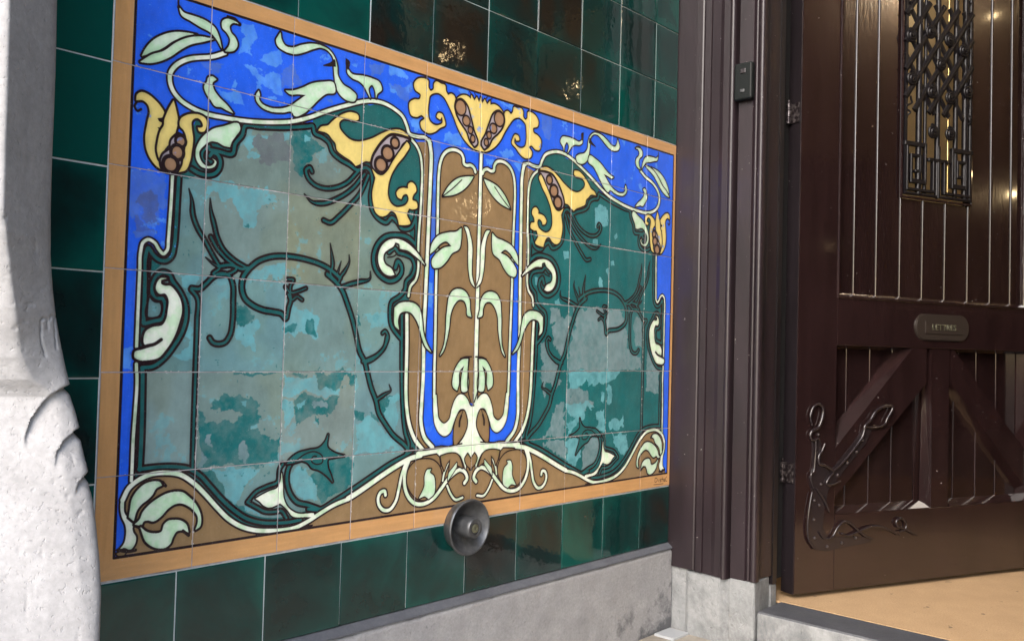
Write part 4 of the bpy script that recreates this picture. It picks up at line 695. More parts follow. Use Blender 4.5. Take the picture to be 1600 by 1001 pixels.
M_GLASS, t, b = mat('door_glass', (.96, .95, .90), .06); b.inputs['Transmission Weight'].default_value = 1.; b.inputs['IOR'].default_value = 1.1

# ------------------------------------------------------------------ mesh helpers
def link(name, me, m=None, parent=None, loc=None):
    o = bpy.data.objects.new(name, me); COL.objects.link(o)
    if m is not None and me is not None and not me.materials: me.materials.append(m)
    if parent is not None: o.parent = parent
    if loc is not None: o.location = loc
    return o
def tag(o, label=None, cat=None, group=None, kind=None):
    for k, v in (('label', label), ('category', cat), ('group', group), ('kind', kind)):
        if v: o[k] = v
    return o
def empty(name, loc=(0, 0, 0), rz=0.):
    o = bpy.data.objects.new(name, None); COL.objects.link(o); o.location = loc; o.rotation_euler = (0, 0, rz); o.empty_display_size = .05
    return o
def mesh(name, V, F, smooth_=False):
    me = bpy.data.meshes.new(name); me.from_pydata([tuple(v) for v in V], [], F); me.update()
    if smooth_:
        me.polygons.foreach_set('use_smooth', [True] * len(me.polygons))
    return me
def fixn(me):
    bm = bmesh.new(); bm.from_mesh(me); bmesh.ops.recalc_face_normals(bm, faces=bm.faces); bm.to_mesh(me); bm.free(); return me
def box(name, x0, x1, y0, y1, z0, z1, m, parent=None, bev=0., seg=2):
    bm = bmesh.new()
    vs = [bm.verts.new((x, y, z)) for x in (x0, x1) for y in (y0, y1) for z in (z0, z1)]
    for f in ((0, 1, 3, 2), (4, 6, 7, 5), (0, 4, 5, 1), (2, 3, 7, 6), (0, 2, 6, 4), (1, 5, 7, 3)): bm.faces.new([vs[i] for i in f])
    if bev: bmesh.ops.bevel(bm, geom=bm.edges[:], offset=bev, segments=seg, profile=.5, affect='EDGES')
    bmesh.ops.recalc_face_normals(bm, faces=bm.faces)
    me = bpy.data.meshes.new(name); bm.to_mesh(me); bm.free()
    return link(name, me, m, parent)
def extrude_z(name, prof, z0, z1, m, parent=None, smooth_=False):
    n = len(prof); V = [(x, y, z0) for x, y in prof] + [(x, y, z1) for x, y in prof]
    F = [(i, (i + 1) % n, n + (i + 1) % n, n + i) for i in range(n)] + [tuple(range(n))[::-1], tuple(range(n, 2 * n))]
    me = fixn(mesh(name, V, F))
    if smooth_: shade(me, 40)
    return link(name, me, m, parent)
def shade(me, ang):
    me.polygons.foreach_set('use_smooth', [True] * len(me.polygons)); me.set_sharp_from_angle(angle=R(ang))
def crom(P, n=6, closed=False):
    P = [Vector(p) for p in P]; out = []; k = len(P)
    for i in range(k if closed else k - 1):
        p0 = P[(i - 1) % k] if closed or i else P[0]; p1 = P[i]; p2 = P[(i + 1) % k]
        p3 = P[(i + 2) % k] if closed or i + 2 < k else P[-1]
        for s in range(n):
            u = s / n
            out.append(.5 * ((2 * p1) + (p2 - p0) * u + (2 * p0 - 5 * p1 + 4 * p2 - p3) * u * u + (3 * p1 - p0 - 3 * p2 + p3) * u ** 3))
    if not closed: out.append(P[-1])
    return out
def tube_data(P, r, seg=8, flat=1., taper=None, base=0):
    """verts and faces of a round bar that follows P; r may shrink towards its ends"""
    V = []; F = []; n = len(P); up = Vector((0, 1, 0))
    for i, p in enumerate(P):
        d = (P[min(i + 1, n - 1)] - P[max(i - 1, 0)]).normalized()
        a = d.cross(up)
        if a.length < 1e-4: a = d.cross(Vector((1, 0, 0)))
        a.normalize(); c = a.cross(d).normalized()
        rr = r * (taper(i / (n - 1)) if taper else 1)
        for k in range(seg):
            q = 2 * math.pi * k / seg
            V.append(p + a * math.cos(q) * rr + c * math.sin(q) * rr * flat)
    for i in range(n - 1):
        for k in range(seg):
            F.append((base + i * seg + k, base + i * seg + (k + 1) % seg, base + (i + 1) * seg + (k + 1) % seg, base + (i + 1) * seg + k))
    F.append(tuple(base + k for k in range(seg))[::-1]); F.append(tuple(base + (n - 1) * seg + k for k in range(seg)))
    return V, F
def tubes(name, lines, r, m, parent=None, seg=8, flat=1., taper=None):
    V = []; F = []
    for P in lines:
        v, f = tube_data(P, r, seg, flat, taper, len(V)); V += v; F += f
    me = fixn(mesh(name, V, F)); shade(me, 50)
    return link(name, me, m, parent)
def lathe(name, prof, m, parent=None, seg=64, axis='-Y', loc=(0, 0, 0)):
    """prof: (radius, height out of the wall); axis points to -Y"""
    V = []; F = []; n = len(prof)
    for r_, h in prof:
        for k in range(seg):
            a = 2 * math.pi * k / seg; V.append((loc[0] + r_ * math.cos(a), loc[1] - h, loc[2] + r_ * math.sin(a)))
    for i in range(n - 1):
        for k in range(seg): F.append((i * seg + k, i * seg + (k + 1) % seg, (i + 1) * seg + (k + 1) % seg, (i + 1) * seg + k))
    F.append(tuple(range(seg))); F.append(tuple((n - 1) * seg + k for k in range(seg)))
    me = fixn(mesh(name, V, F)); shade(me, 35)
    return link(name, me, m, parent)

# ------------------------------------------------------------------ ground, porch, hall (setting)
GZ = -1.272; FZ = -1.178
def sheet(name, x0, x1, y0, y1, z, m, kind='structure', label=None):
    me = mesh(name, [(x0, y0, z), (x1, y0, z), (x1, y1, z), (x0, y1, z)], [(0, 1, 2, 3)])
    o = link(name, me, m); tag(o, label, None, None, kind); return o
sheet('pavement', -60, 60, -60, 60, GZ, M_PAVE, label='tan paving at the foot of the tiled wall')
FX = 1.487                                   # street face of the door frame
DY0, DY1 = -.25, -1.30                       # clear door opening
for nm, a in dict(porch_ceiling=(-.15, FX + .2, -1.66, .0, 3.40, 3.50), hall_ceiling=(1.72, 7.2, -6.0, .55, 3.2, 3.3)).items():
    tag(box(nm, *a, M_CEIL), kind='structure')
tag(box('porch_side_wall', -.10, FX - .002, -1.90, -1.66, GZ, 3.40, M_FRAME, bev=.003), kind='structure')
tag(box('lintel_wall', FX + .012, 1.70, -1.66, .0, 1.265, 3.39, M_FRAME), kind='structure')
tag(box('upper_front_wall', -.15, .05, -4.0, 3.0, 3.51, 6.0, M_FACADE), kind='structure')
tag(box('front_wall', -.10, .1, -4.0, -1.905, GZ, 3.50, M_FACADE), kind='structure')
tag(box('hall_side_wall', 1.72, 7.2, .45, .55, FZ - .05, 3.2, M_WALLIN), kind='structure')
tag(box('hall_back_wall', 7.2, 7.3, -6.0, .55, FZ - .05, 3.2, M_WALLIN), kind='structure')
tag(box('hall_right_wall', 1.72, 7.2, -6.1, -6.0, FZ - .05, 3.2, M_WALLBR), kind='structure')
tag(box('hall_front_wall', 1.61, 1.715, -6.0, -1.665, FZ - .05, 3.2, M_WALLIN), kind='structure')
tag(box('hall_front_wall', 1.61, 1.715, -.19, .55, FZ - .05, 3.2, M_WALLIN), kind='structure')
tag(box('hall_floor', 1.58, 7.2, -6.0, .45, FZ - .08, FZ - .006, M_STEPTOP), kind='structure')
# a warm timber dado runs round the hall
for a in ((1.80, 7.18, -5.99, -5.96, FZ, -.1), (7.16, 7.19, -5.9, .44, FZ, -.1), (1.75, 7.1, .42, .449, FZ, -.30)):
    tag(box('wood_dado', *a, M_BOARD), kind='structure')
mt = box('door_mat', 1.625, 4.2, -2.6, .30, FZ - .005, FZ + .0009, M_MAT)
tag(mt, 'tan coir mat on the floor behind the doorstep under the open door', 'mat')

# ------------------------------------------------------------------ tiled wall
G0 = .1532
def tile_mesh(name, w_, h_, d=.010, bev=.0011, uvrect=None):
    """one pressed tile: flat face, softened arris, sides"""
    x = w_ / 2; z = h_ / 2; V = []; F = []
    rings = ((0, 0), (.0, -d + bev * .9), (bev * .35, -d + bev * .25), (bev * 1.6, -d))
    for ins, y in rings:
        V += [(-x + ins, y, -z + ins), (x - ins, y, -z + ins), (x - ins, y, z - ins), (-x + ins, y, z - ins)]
    for r_ in range(3):
        for k in range(4): F.append((r_ * 4 + k, r_ * 4 + (k + 1) % 4, r_ * 4 + 4 + (k + 1) % 4, r_ * 4 + 4 + k))
    F.append((12, 13, 14, 15))
    me = fixn(mesh(name, V, F)); me.polygons.foreach_set('use_smooth', [False] * len(me.polygons))
    if uvrect:
        u0, v0 = uvrect; L = me.uv_layers.new(name='UVMap')
        for lp in me.loops:
            p = me.vertices[lp.vertex_index].co
            L.data[lp.index].uv = ((u0 + p.x) / 1.5, 1 - (v0 - p.z) / .9)
    return me
wall = empty('tiled_wall', (0, 0, GZ)); tag(wall, 'wall of glossy dark green square tiles round the painted panel', 'wall')
def wbox(name, *a, **k):
    o = box(name, *a, **k); o.parent = wall; o.matrix_parent_inverse = Matrix.Translation((0, 0, -GZ)); return o
wbox('grout_bed', -.30, FX - .003, -.0004, .20, -1.047, 3.40, M_GROUT)
rnd = random.Random(5)
T1 = tile_mesh('tile', G0 - .0026, .1476)
cells = []
T1h = .1476
for j in range(22):                           # courses above the panel
    zc = .0015 + .1496 * j + .0748
    x = .307 - 2 * G0 - G0
    while x < FX - .02:
        x0, x1 = x + .0013, min(x + G0 - .0013, FX - .002)
        if x1 - x0 > .02: cells.append((x0, x1, zc - T1h / 2, zc + T1h / 2))
        x += G0
x = .1262 - G0
while x < FX - .02:                           # course under the panel
    cells.append((x + .0013, min(x + G0 - .0013, FX - .002), -1.0485, -.9035)); x += G0
x = -.0004 - G0
for a, b_ in ((-.1515, -.001), (-.303, -.1535), (-.455, -.3055), (-.6075, -.4575), (-.7585, -.6095), (-.9015, -.7605)):
    cells.append((x + .0013, -.0016, a, b_))
cells = [c_ for c_ in cells if not (c_[0] < -.002 and c_[2] > -.95 and c_[3] < -.0 and c_[1] > .0)]
for (x0, x1, z0, z1) in cells:
    w_, h_ = x1 - x0, z1 - z0
    me = T1 if abs(w_ - (G0 - .0026)) < 1e-4 and abs(h_ - T1h) < 1e-4 else tile_mesh('tile', w_, h_)
    o = link('tile', me, M_GREEN, wall, ((x0 + x1) / 2 + rnd.uniform(-.0003, .0003), 0.0075, (z0 + z1) / 2 - GZ + rnd.uniform(-.0003, .0003)))
    g_ = .5                                    # green offset for this tile, by its place
    if x0 < -.01: g_ = (.72, .80, .66, .60, .50, .5)[min(5, int(-(z1) / .15))] if z1 < 0 else .7
    elif z0 > -.01: g_ = .60 if x0 < .45 else .38 if x0 < 1.05 else .58
    elif x0 > .7: g_ = .42 if x0 < 1.04 else .52
    o.color = (g_, g_, g_, 1)
    o.rotation_euler = (R(rnd.gauss(0, .28)), R(rnd.gauss(0, .05)), R(rnd.gauss(0, .30)))
# stone plinth with a chamfered ledge
pl = extrude_z('plinth', [(0, 0)] * 3, 0, 1, M_PLINTH)
bpy.data.objects.remove(pl)
def ledge(name, x0, x1, prof, m, parent, bevel=0):
    n = len(prof); V = [(x0, y, z) for y, z in prof] + [(x1, y, z) for y, z in prof]
    F = [(i, (i + 1) % n, n + (i + 1) % n, n + i) for i in range(n)] + [tuple(range(n))[::-1], tuple(range(n, 2 * n))]
    me = fixn(mesh(name, V, F)); o = link(name, me, m, parent)
    if parent is not None: o.matrix_parent_inverse = Matrix.Translation(-parent.location)
    return o
ledge('plinth_ledge', -.30, FX + .004, [(.15, -1.0500), (.0, -1.0500), (-.0150, -1.0612), (-.0150, -1.0645), (.15, -1.0645)], M_LEDGE, wall)
# the rough plinth face is a fine grid so its worn upper arris is real
def rough_face(name, x0, x1, z0, z1, y, m, parent, amp=.0018, step=.006, seed=1, back=.15):
    rs = np.random.RandomState(seed); nx = int((x1 - x0) / step) + 1; nz = int((z1 - z0) / step) + 1
    nn = fbm(nz, nx, 9, 4, rs) * amp; chip = fbm(1, nx, 5, 4, rs)[0]
    V = []; F = []
    for k in range(nz):
        for i in range(nx):
            z = z1 - (z1 - z0) * k / (nz - 1); yy = y + nn[k, i]
            if k == 0: yy = y + .004 + max(0, chip[i]) * .008; z = z1 - max(0, chip[i]) * .003
            if k == 1: yy = y + max(0, chip[i] - .1) * .006
            V.append((x0 + (x1 - x0) * i / (nx - 1), yy, z))
    for k in range(nz - 1):
        for i in range(nx - 1):
            a = k * nx + i; F.append((a, a + nx, a + nx + 1, a + 1))
    b0 = len(V)
    V += [(x0, y + back, z1), (x1, y + back, z1), (x0, y + back, z0), (x1, y + back, z0)]
    F += [tuple([b0 + 1, b0] + list(range(nx))), tuple([b0, b0 + 2] + [k * nx for k in range(nz - 1, -1, -1)]), tuple([b0 + 3, b0 + 1] + [k * nx + nx - 1 for k in range(nz)])]
    me = mesh(name, V, F); me = fixn(me); shade(me, 50); o = link(name, me, m, parent)
    if parent is not None: o.matrix_parent_inverse = Matrix.Translation(-parent.location)
    return o
rough_face('plinth', -.30, FX + .002, GZ - .02, -1.0650, -.0130, M_PLINTH, wall)

# ------------------------------------------------------------------ the painted tile panel: 10 x 6 tiles
panel = empty('tile_mural', (0, 0, -.9)); tag(panel, 'painted art nouveau tile panel of mirrored plants with an ochre border', 'tile mural')
bed = box('joint_bed', .0006, FX - .003, -.0019, .0011, -.9012, -.0004, M_JOINT); bed.parent = panel; bed.matrix_parent_inverse = Matrix.Translation((0, 0, .9))
for i in range(10):
    for j in range(6):
        x0, x1 = i * .15 + .0008, (i + 1) * .15 - .0008
        if i == 9: x1 = FX - .0022
        xc, zc = (x0 + x1) / 2, -(j * .15 + .075)
        me = tile_mesh('tile', x1 - x0, .1485, .0090, .0007, (xc, -zc))
        o = link('tile', me, M_PANEL, panel, (xc + rnd.uniform(-.0003, .0003), .0062 + rnd.uniform(-.0002, .0002), zc + .9))
        o.rotation_euler = (R(rnd.gauss(0, .16)), R(rnd.gauss(0, .04)), R(rnd.gauss(0, .16)))

# ------------------------------------------------------------------ carved stone pier on the left
SIL = [(3.6, -0.1424), (-0.1244, -0.1424), (-0.1549, -0.1426), (-0.2305, -0.141), (-0.2911, -0.1407), (-0.344, -0.1408), (-0.4041, -0.1398), (-0.4564, -0.1377), (-0.4937, -0.1341), (-0.5235, -0.1294), (-0.5534, -0.1233), (-0.5834, -0.118), (-0.6058, -0.1138), (-0.6109, -0.1184), (-0.6185, -0.1122), (-0.6356, -0.1081), (-0.6563, -0.1051), (-0.6626, -0.1099), (-0.6725, -0.1026), (-0.6907, -0.1004), (-0.7067, -0.0989), (-0.712, -0.103), (-0.7203, -0.098), (-0.741, -0.0957), (-0.7725, -0.0941), (-0.8065, -0.0941), (-0.8393, -0.0958), (-0.8835, -0.1021), (-0.941, -0.1119), (-1.4, -0.13)]
A1, A2, A3 = [[(-0.108, -0.6066), (-0.1204, -0.6072), (-0.1312, -0.6107), (-0.1406, -0.6171), (-0.1494, -0.6278), (-0.1598, -0.6453), (-0.1655, -0.6654), (-0.1657, -0.6792)], [(-0.1, -0.6565), (-0.1073, -0.6569), (-0.1154, -0.6587), (-0.1289, -0.6695), (-0.1374, -0.6818), (-0.1409, -0.7019)], [(-0.0947, -0.7084), (-0.099, -0.7081), (-0.1064, -0.7096), (-0.1163, -0.7165), (-0.1226, -0.7313)]]
def polyd(P, X, Z):
    """distance to a polyline and the side of it the point lies on"""
    best = np.full(X.shape, 9.); side = np.zeros(X.shape); frac = np.zeros(X.shape); k_ = 0
    for (ax_, az_), (bx, bz) in zip(P[:-1], P[1:]):
        dx, dz = bx - ax_, bz - az_; l = dx * dx + dz * dz + 1e-12
        t_ = np.clip(((X - ax_) * dx + (Z - az_) * dz) / l, 0, 1)
        d = np.hypot(X - ax_ - t_ * dx, Z - az_ - t_ * dz)
        s = np.sign(dx * (Z - az_) - dz * (X - ax_)); m_ = d < best
        best = np.where(m_, d, best); side = np.where(m_, s, side); frac = np.where(m_, (k_ + t_) / (len(P) - 1), frac); k_ += 1
    return best, side, frac
RGZ, RGX = [-1.3, -.62, -.60, -.575, -.535, -.495, -.455, -.42, -.12, 2.2], [-.10, -.13, -.16, -.175, -.186, -.196, -.206, -.214, -.2185, -.222]; RGX[-1] = -.222
zs = np.concatenate([np.arange(3.42, -.40, -.02), np.arange(-.40, -.80, -.0014), np.arange(-.80, GZ - .02, -.006)])
sz = np.array([s[0] for s in SIL][::-1]); sxr = np.array([s[1] for s in SIL][::-1])
xr = np.interp(zs, sz, sxr)
us = np.concatenate([np.linspace(0, .11, 76), np.linspace(.115, .75, 60)])
Xg = xr[:, None] - us[None]; Zg = np.repeat(zs[:, None], len(us), 1)
bulge = np.where(Zg < -.55, .14 * np.minimum(1, np.maximum(0, (-.55 - Zg)) / .45) ** 1.3, 0)
Y = -.2 - bulge - np.minimum(np.repeat(us[None], len(zs), 0), xr[:, None] - np.interp(zs, RGZ, RGX)[:, None]).clip(0) * np.interp(Zg, [-.66, -.60, -.52, -.44], [.0, .15, .62, .85])
rg = np.interp(zs, RGZ, RGX)[:, None]
past = rg - Xg                                   # >0: left of the arris, the street-facing slope
slope = np.where(Zg > -.5, 1.25, np.interp(Zg, [-.9, -.62, -.5], [.30, .55, 1.25]))
Y = Y + np.where(past > 0, np.sqrt(past ** 2 + .008 ** 2) * slope - .008 * slope, 0)
Y = Y + .02 * np.exp(-us[None] / .004)            # rounded corner into the porch
for P, dep in ((A1, .0048), (A2, .0046), (A3, .0040)):
    d, s, fr = polyd(P, Xg, Zg)
    below = s > 0; wt = np.clip((1 - fr) * 3, 0, 1)
    inside = np.where(below, np.exp(-d / .026), 0) * np.clip((d / .0018), 0, 1)
    lip = np.where(below, 0, np.exp(-d / .012) * .0015)
    Y = Y + (inside * dep * 1.5 - lip) * wt
for P, wd, dp in [([(-0.1565, -0.533), (-0.1529, -0.5294), (-0.1479, -0.53), (-0.1463, -0.5406)], 0.0012, 0.0025), ([(-0.1441, -0.5311), (-0.1425, -0.5265), (-0.1393, -0.5264), (-0.1372, -0.5322), (-0.1345, -0.5644)], 0.0012, 0.0025), ([(-0.1358, -0.5308), (-0.1342, -0.5256), (-0.1308, -0.5279), (-0.1277, -0.5399), (-0.123, -0.5642)], 0.0012, 0.0025), ([(-0.1557, -0.5356), (-0.1546, -0.5541), (-0.1485, -0.5726)], 0.0012, 0.0025)]:
    d, s, fr = polyd(P, Xg, Zg); Y = Y + dp * np.exp(-(d / wd) ** 2)
rs = np.random.RandomState(11)
Y = Y + fbm(len(zs), len(us), 22, 5, rs) * .0011 + np.minimum(0, -fbm(len(zs), len(us), 7, 3, rs) + .45) * -.004
V = [tuple(p) for p in np.stack([Xg, Y, Zg], -1).reshape(-1, 3)]
nx = len(us); F = [(k * nx + i, (k + 1) * nx + i, (k + 1) * nx + i + 1, k * nx + i + 1) for k in range(len(zs) - 1) for i in range(nx - 1)]
b0 = len(V)
for k, z in enumerate(zs): V.append((xr[k] - .010, .0, z))
F += [(b0 + k, b0 + k + 1, (k + 1) * nx, k * nx) for k in range(len(zs) - 1)]
me = fixn(mesh('stone_pier', V, F)); shade(me, 60)
pier = link('stone_pier', me, M_STONE); tag(pier, 'pale carved limestone pier with scalloped notches left of the tile panel', 'stone pier')
tag(box('street_front_wall', -.72, -.32, .62, 6., GZ, 3.42, M_FACADE), kind='structure')

# ------------------------------------------------------------------ wooden door frame on stone blocks
frame = empty('door_frame', (FX, 0, GZ)); tag(frame, 'aubergine painted moulded wooden door frame beside the tile panel', 'door frame')
def fz(name, prof, z0, z1, m, smooth_=False):
    o = extrude_z(name, prof, z0, z1, m, None, smooth_); o.parent = frame; o.matrix_parent_inverse = Matrix.Translation((-FX, 0, -GZ)); return o
TOP = 1.26; WB = -1.109
X = FX
def half_round(y0, y1, x, h, n=8):
    c_ = (y0 + y1) / 2; r_ = abs(y1 - y0) / 2
    return [(x - h * math.sin(math.pi * i / n), c_ + r_ * math.cos(math.pi * i / n)) for i in range(n + 1)]
fz('moulding', [(X + .10, .0), (X, .0), (X - .001, -.060), (X - .0005, -.076), (X + .001, -.079), (X + .001, -.081), (X + .10, -.081)], WB + .000, TOP, M_FRAME)
fz('moulding', [(X + .10, -.0815), (X + .002, -.0815), (X + .000, -.084), (X + .000, -.1015), (X + .006, -.103), (X + .10, -.103)], WB - .002, TOP, M_FRAME)
fz('moulding', [(X + .10, -.1035), (X + .004, -.1035), (X + .002, -.128), (X - .002, -.140), (X - .002, -.158), (X + .10, -.158)], WB - .003, TOP, M_FRAME)
fz('bead', [(X + .10, -.158)] + half_round(-.1585, -.176, X - .001, .011)[::1] + [(X + .10, -.1765)], WB - .004, TOP, M_FRAME, True)
fz('groove', [(X + .10, -.1770), (X + .012, -.1770), (X + .012, -.1825), (X + .10, -.1825)], WB - .003, TOP, M_DARK)
fz('moulding', [(X + .10, -.183), (X + .001, -.183), (X - .001, -.185), (X - .001, -.2235), (X + .005, -.226), (X + .10, -.226)], WB + .001, TOP, M_FRAME)
fz('bead', [(X + .10, -.2265)] + half_round(-.2275, -.2365, X + .003, .005) + [(X + .10, -.2370)], WB + .002, TOP, M_FRAME, True)
# outer roll and the hollow that runs back into the reveal
hol = [(X + .10, -.2375), (X + .002, -.2375)] + half_round(-.2390, -.2540, X + .001, .007)[::1] + [(X + .012, -.2555), (X + .022, -.250), (X + .040, -.2445), (X + .058, -.2430), (X + .072, -.2450), (X + .088, -.2470), (X + .0975, -.2470), (X + .10, -.2450)]
fz('moulding', hol, WB + .003, TOP, M_FRAME, True)
fz('rebate', [(X + .1005, -.18), (X + .1005, -.2480), (X + .122, -.2480), (X + .122, -.18)], WB - .02, TOP, M_EDGE)
fz('gap_blocker', [(X + .1225, -.1895), (X + .1225, -.2280), (X + .1885, -.2280), (X + .1885, -.1895)], WB - .02, TOP, M_DARK)  # added dark block closing the lit slit beside the hinge edge
# right-hand jamb and head, outside the picture but holding the doorway together
fz('moulding', [(X, DY1), (X, -1.66), (X + .12, -1.66), (X + .12, DY1)], FZ + .002, TOP, M_FRAME)
o = box('head', X + .001, X + .12, DY1 + .001, DY0 - .012, TOP - .10, TOP - .001, M_FRAME); o.parent = frame; o.matrix_parent_inverse = Matrix.Translation((-FX, 0, -GZ))
# stone blocks under the frame
base = empty('frame_base', (FX, 0, GZ)); tag(base, 'pale grey stone blocks under the wooden door frame by the doorstep', 'stone base')
def bz(name, prof, z1, m=M_BASE):
    bm = bmesh.new(); n = len(prof)
    lo = [bm.verts.new((x, y, GZ - .02)) for x, y in prof]; hi = [bm.verts.new((x, y, z1)) for x, y in prof]
    for i in range(n): bm.faces.new((lo[i], lo[(i + 1) % n], hi[(i + 1) % n], hi[i]))
    bm.faces.new(hi); bm.faces.new(lo[::-1]); bmesh.ops.bevel(bm, geom=[e for e in bm.edges if abs(e.verts[0].co.z - GZ) > .05 or abs(e.verts[1].co.z - GZ) > .05], offset=.0018, segments=2, affect='EDGES')
    bmesh.ops.recalc_face_normals(bm, faces=bm.faces)
    me = bpy.data.meshes.new(name); bm.to_mesh(me); bm.free(); o = link(name, me, m, base); o.matrix_parent_inverse = Matrix.Translation((-FX, 0, -GZ)); return o
bz('block', [(X + .008, .0), (X + .008, -.056), (X + .09, -.056), (X + .09, .0)], WB - .001)
bz('block', [(X + .000, -.0575), (X - .007, -.070), (X - .007, -.158), (X + .004, -.166), (X + .010, -.174), (X + .012, -.183), (X + .09, -.183), (X + .09, -.0575)], WB - .005)
bz('block', [(X - .003, -.1845), (X - .003, -.249), (X + .0, -.2520), (X + .088, -.2450), (X + .09, -.1845)], WB + .001)
bz('block', [(X + .0895, -.19), (X + .0895, -.2480), (X + .122, -.2480), (X + .122, -.19)], WB - .022)
# doorstep
step = empty('doorstep', (FX, DY0, GZ)); tag(step, 'stone doorstep with a worn dark top and pale riser', 'doorstep')
def sbox(name, *a, **k):
    o = box(name, *a, **k); o.parent = step; o.matrix_parent_inverse = Matrix.Translation((-FX, -DY0, -GZ)); return o
rough_face_obj = None
sbox('riser', X + .010, X + .09, DY1 - .0, -.2535, GZ - .02, FZ - .0035, M_BASE, bev=.003)
sbox('tread', X + .012, X + .136, DY1 - .0, -.2535, FZ - .030, FZ + .0005, M_STEPTOP, bev=.003)
o = box('floor_slab', 1.405, 1.478, -.075, -.018, GZ - .01, GZ + .006, M_CREAM, bev=.002); tag(o, 'small pale stone slab on the ground in the corner by the frame base', 'slab')

# ------------------------------------------------------------------ bell push, buzzer
bell = empty('door_bell', (.724, 0, -.909)); tag(bell, 'round dished grey metal bell pull set over the lower border of the tile panel', 'doorbell')
R0 = .0560
prof = [(.030, -.004), (R0 - .012, -.004), (R0 - .007, .010), (R0 - .003, .020), (R0, .027), (R0 - .0003, .0300), (R0 - .0022, .0318), (R0 - .0045, .0310),
        (R0 - .007, .0275), (R0 - .011, .0225), (R0 - .017, .0160), (R0 - .024, .0100), (R0 - .032, .0060), (.016, .0045), (.002, .0045)]
lathe('dish', prof, M_BELL, bell)
lathe('knob', [(.004, .004), (.0215, .004), (.0215, .010), (.0208, .036), (.0200, .043), (.0178, .0455), (.0125, .0455), (.0115, .0430), (.002, .0430)], M_BELL, bell)
lathe('push', [(.002, .0425), (.0085, .0425), (.0085, .0455), (.006, .0470), (.0035, .0470), (.0028, .0445), (.001, .0445)], M_LETTER, bell, 32)
buz = empty('buzzer_box', (FX, -.205, .085)); tag(buz, 'small black buzzer box screwed to the wooden door frame', 'buzzer')
o = box('case', -.021, -.002, -.025, .025, .0, .094, M_BOX, buz, bev=.005, seg=3)
o = box('button', -.0235, -.0212, -.008, .006, .066, .078, M_IRON, buz, bev=.001)
o = box('switch', -.0235, -.0212, -.006, .006, .018, .026, M_BELL, buz, bev=.001)

# ------------------------------------------------------------------ the open door
HX, HY = 1.659, -.271
door = empty('entrance_door', (HX, HY, FZ), R(-22.27)); tag(door, 'open dark brown boarded entrance door with iron grille and letter plate', 'door')
DZ = FZ
def dl(o):
    o.matrix_parent_inverse = Matrix.Identity(4); return o
def db(name, s0, s1, y0, y1, z0, z1, m=M_DOOR, bev=.0015, seg=2):
    return box(name, s0, s1, y0, y1, z0 - DZ, z1 - DZ, m, door, bev, seg)
LW = 1.035; ZB, ZT = FZ + .014, 1.14; TH = .046
PL0, PL1 = .135, .888
db('stile', .0, PL0, .0, TH, ZB, ZT); db('stile', PL1, LW, .0, TH, ZB, ZT)
db('bottom_rail', PL0 + .0005, PL1 - .0005, .0, TH, ZB, -.967)
db('middle_rail', PL0 + .0005, PL1 - .0005, .0, TH, -.5205, -.391)
db('top_rail', PL0 + .0005, PL1 - .0005, .0, TH, 1.00, ZT)
edges = [PL0, .203, .285, .374, .461, .551, .646, .742, .831, PL1]
GS0, GS1, GB, GT = .376, .644, -.092, .92
for a, b_ in zip(edges[:-1], edges[1:]):
    win = a > .37 and b_ < .65
    db('board', a + .0012, b_ - .0012, .014, .034, -.391, GB - .012 if win else 1.0, M_BOARD, .0018)
    if win: db('board', a + .0012, b_ - .0012, .014, .034, GT + .012, 1.0, M_BOARD, .0018)
    if b_ < PL1 - .01:
        top_ = GB - .012 if b_ < .645 and a > .29 and b_ > .38 else .999
        o = tubes('bead', [[Vector((b_, .0135, -.388 - DZ)), Vector((b_, .0125, top_ - DZ))]], .0032, M_DOOR, door, 8)
# moulding round the upper panel
def mould(name, s0, s1, z0, z1, y0=.0, wd=.010, dep=.010, m=M_DOOR):
    P = [(s0, z0), (s1, z0), (s1, z1), (s0, z1)]; V = []; F = []
    for ins, y in ((-.004, y0 - .0005), (-.002, y0 - .0045), (.002, y0 - .0048), (.004, y0 - .001), (wd, y0 + dep), (wd + .001, y0 + dep + .004)):
        V += [(P[0][0] + ins, y, P[0][1] + ins - DZ), (P[1][0] - ins, y, P[1][1] + ins - DZ), (P[2][0] - ins, y, P[2][1] - ins - DZ), (P[3][0] + ins, y, P[3][1] - ins - DZ)]
    for r_ in range(5):
        for k in range(4): F.append((r_ * 4 + k, r_ * 4 + (k + 1) % 4, r_ * 4 + 4 + (k + 1) % 4, r_ * 4 + 4 + k))
    me = mesh(name, V, F); shade(me, 25); return link(name, me, m, door)
mould('panel_moulding', PL0, PL1, -.391, 1.0)
mould('grille_moulding', GS0 - .006, GS1 + .006, GB - .008, GT + .008, .009, .006, .006)
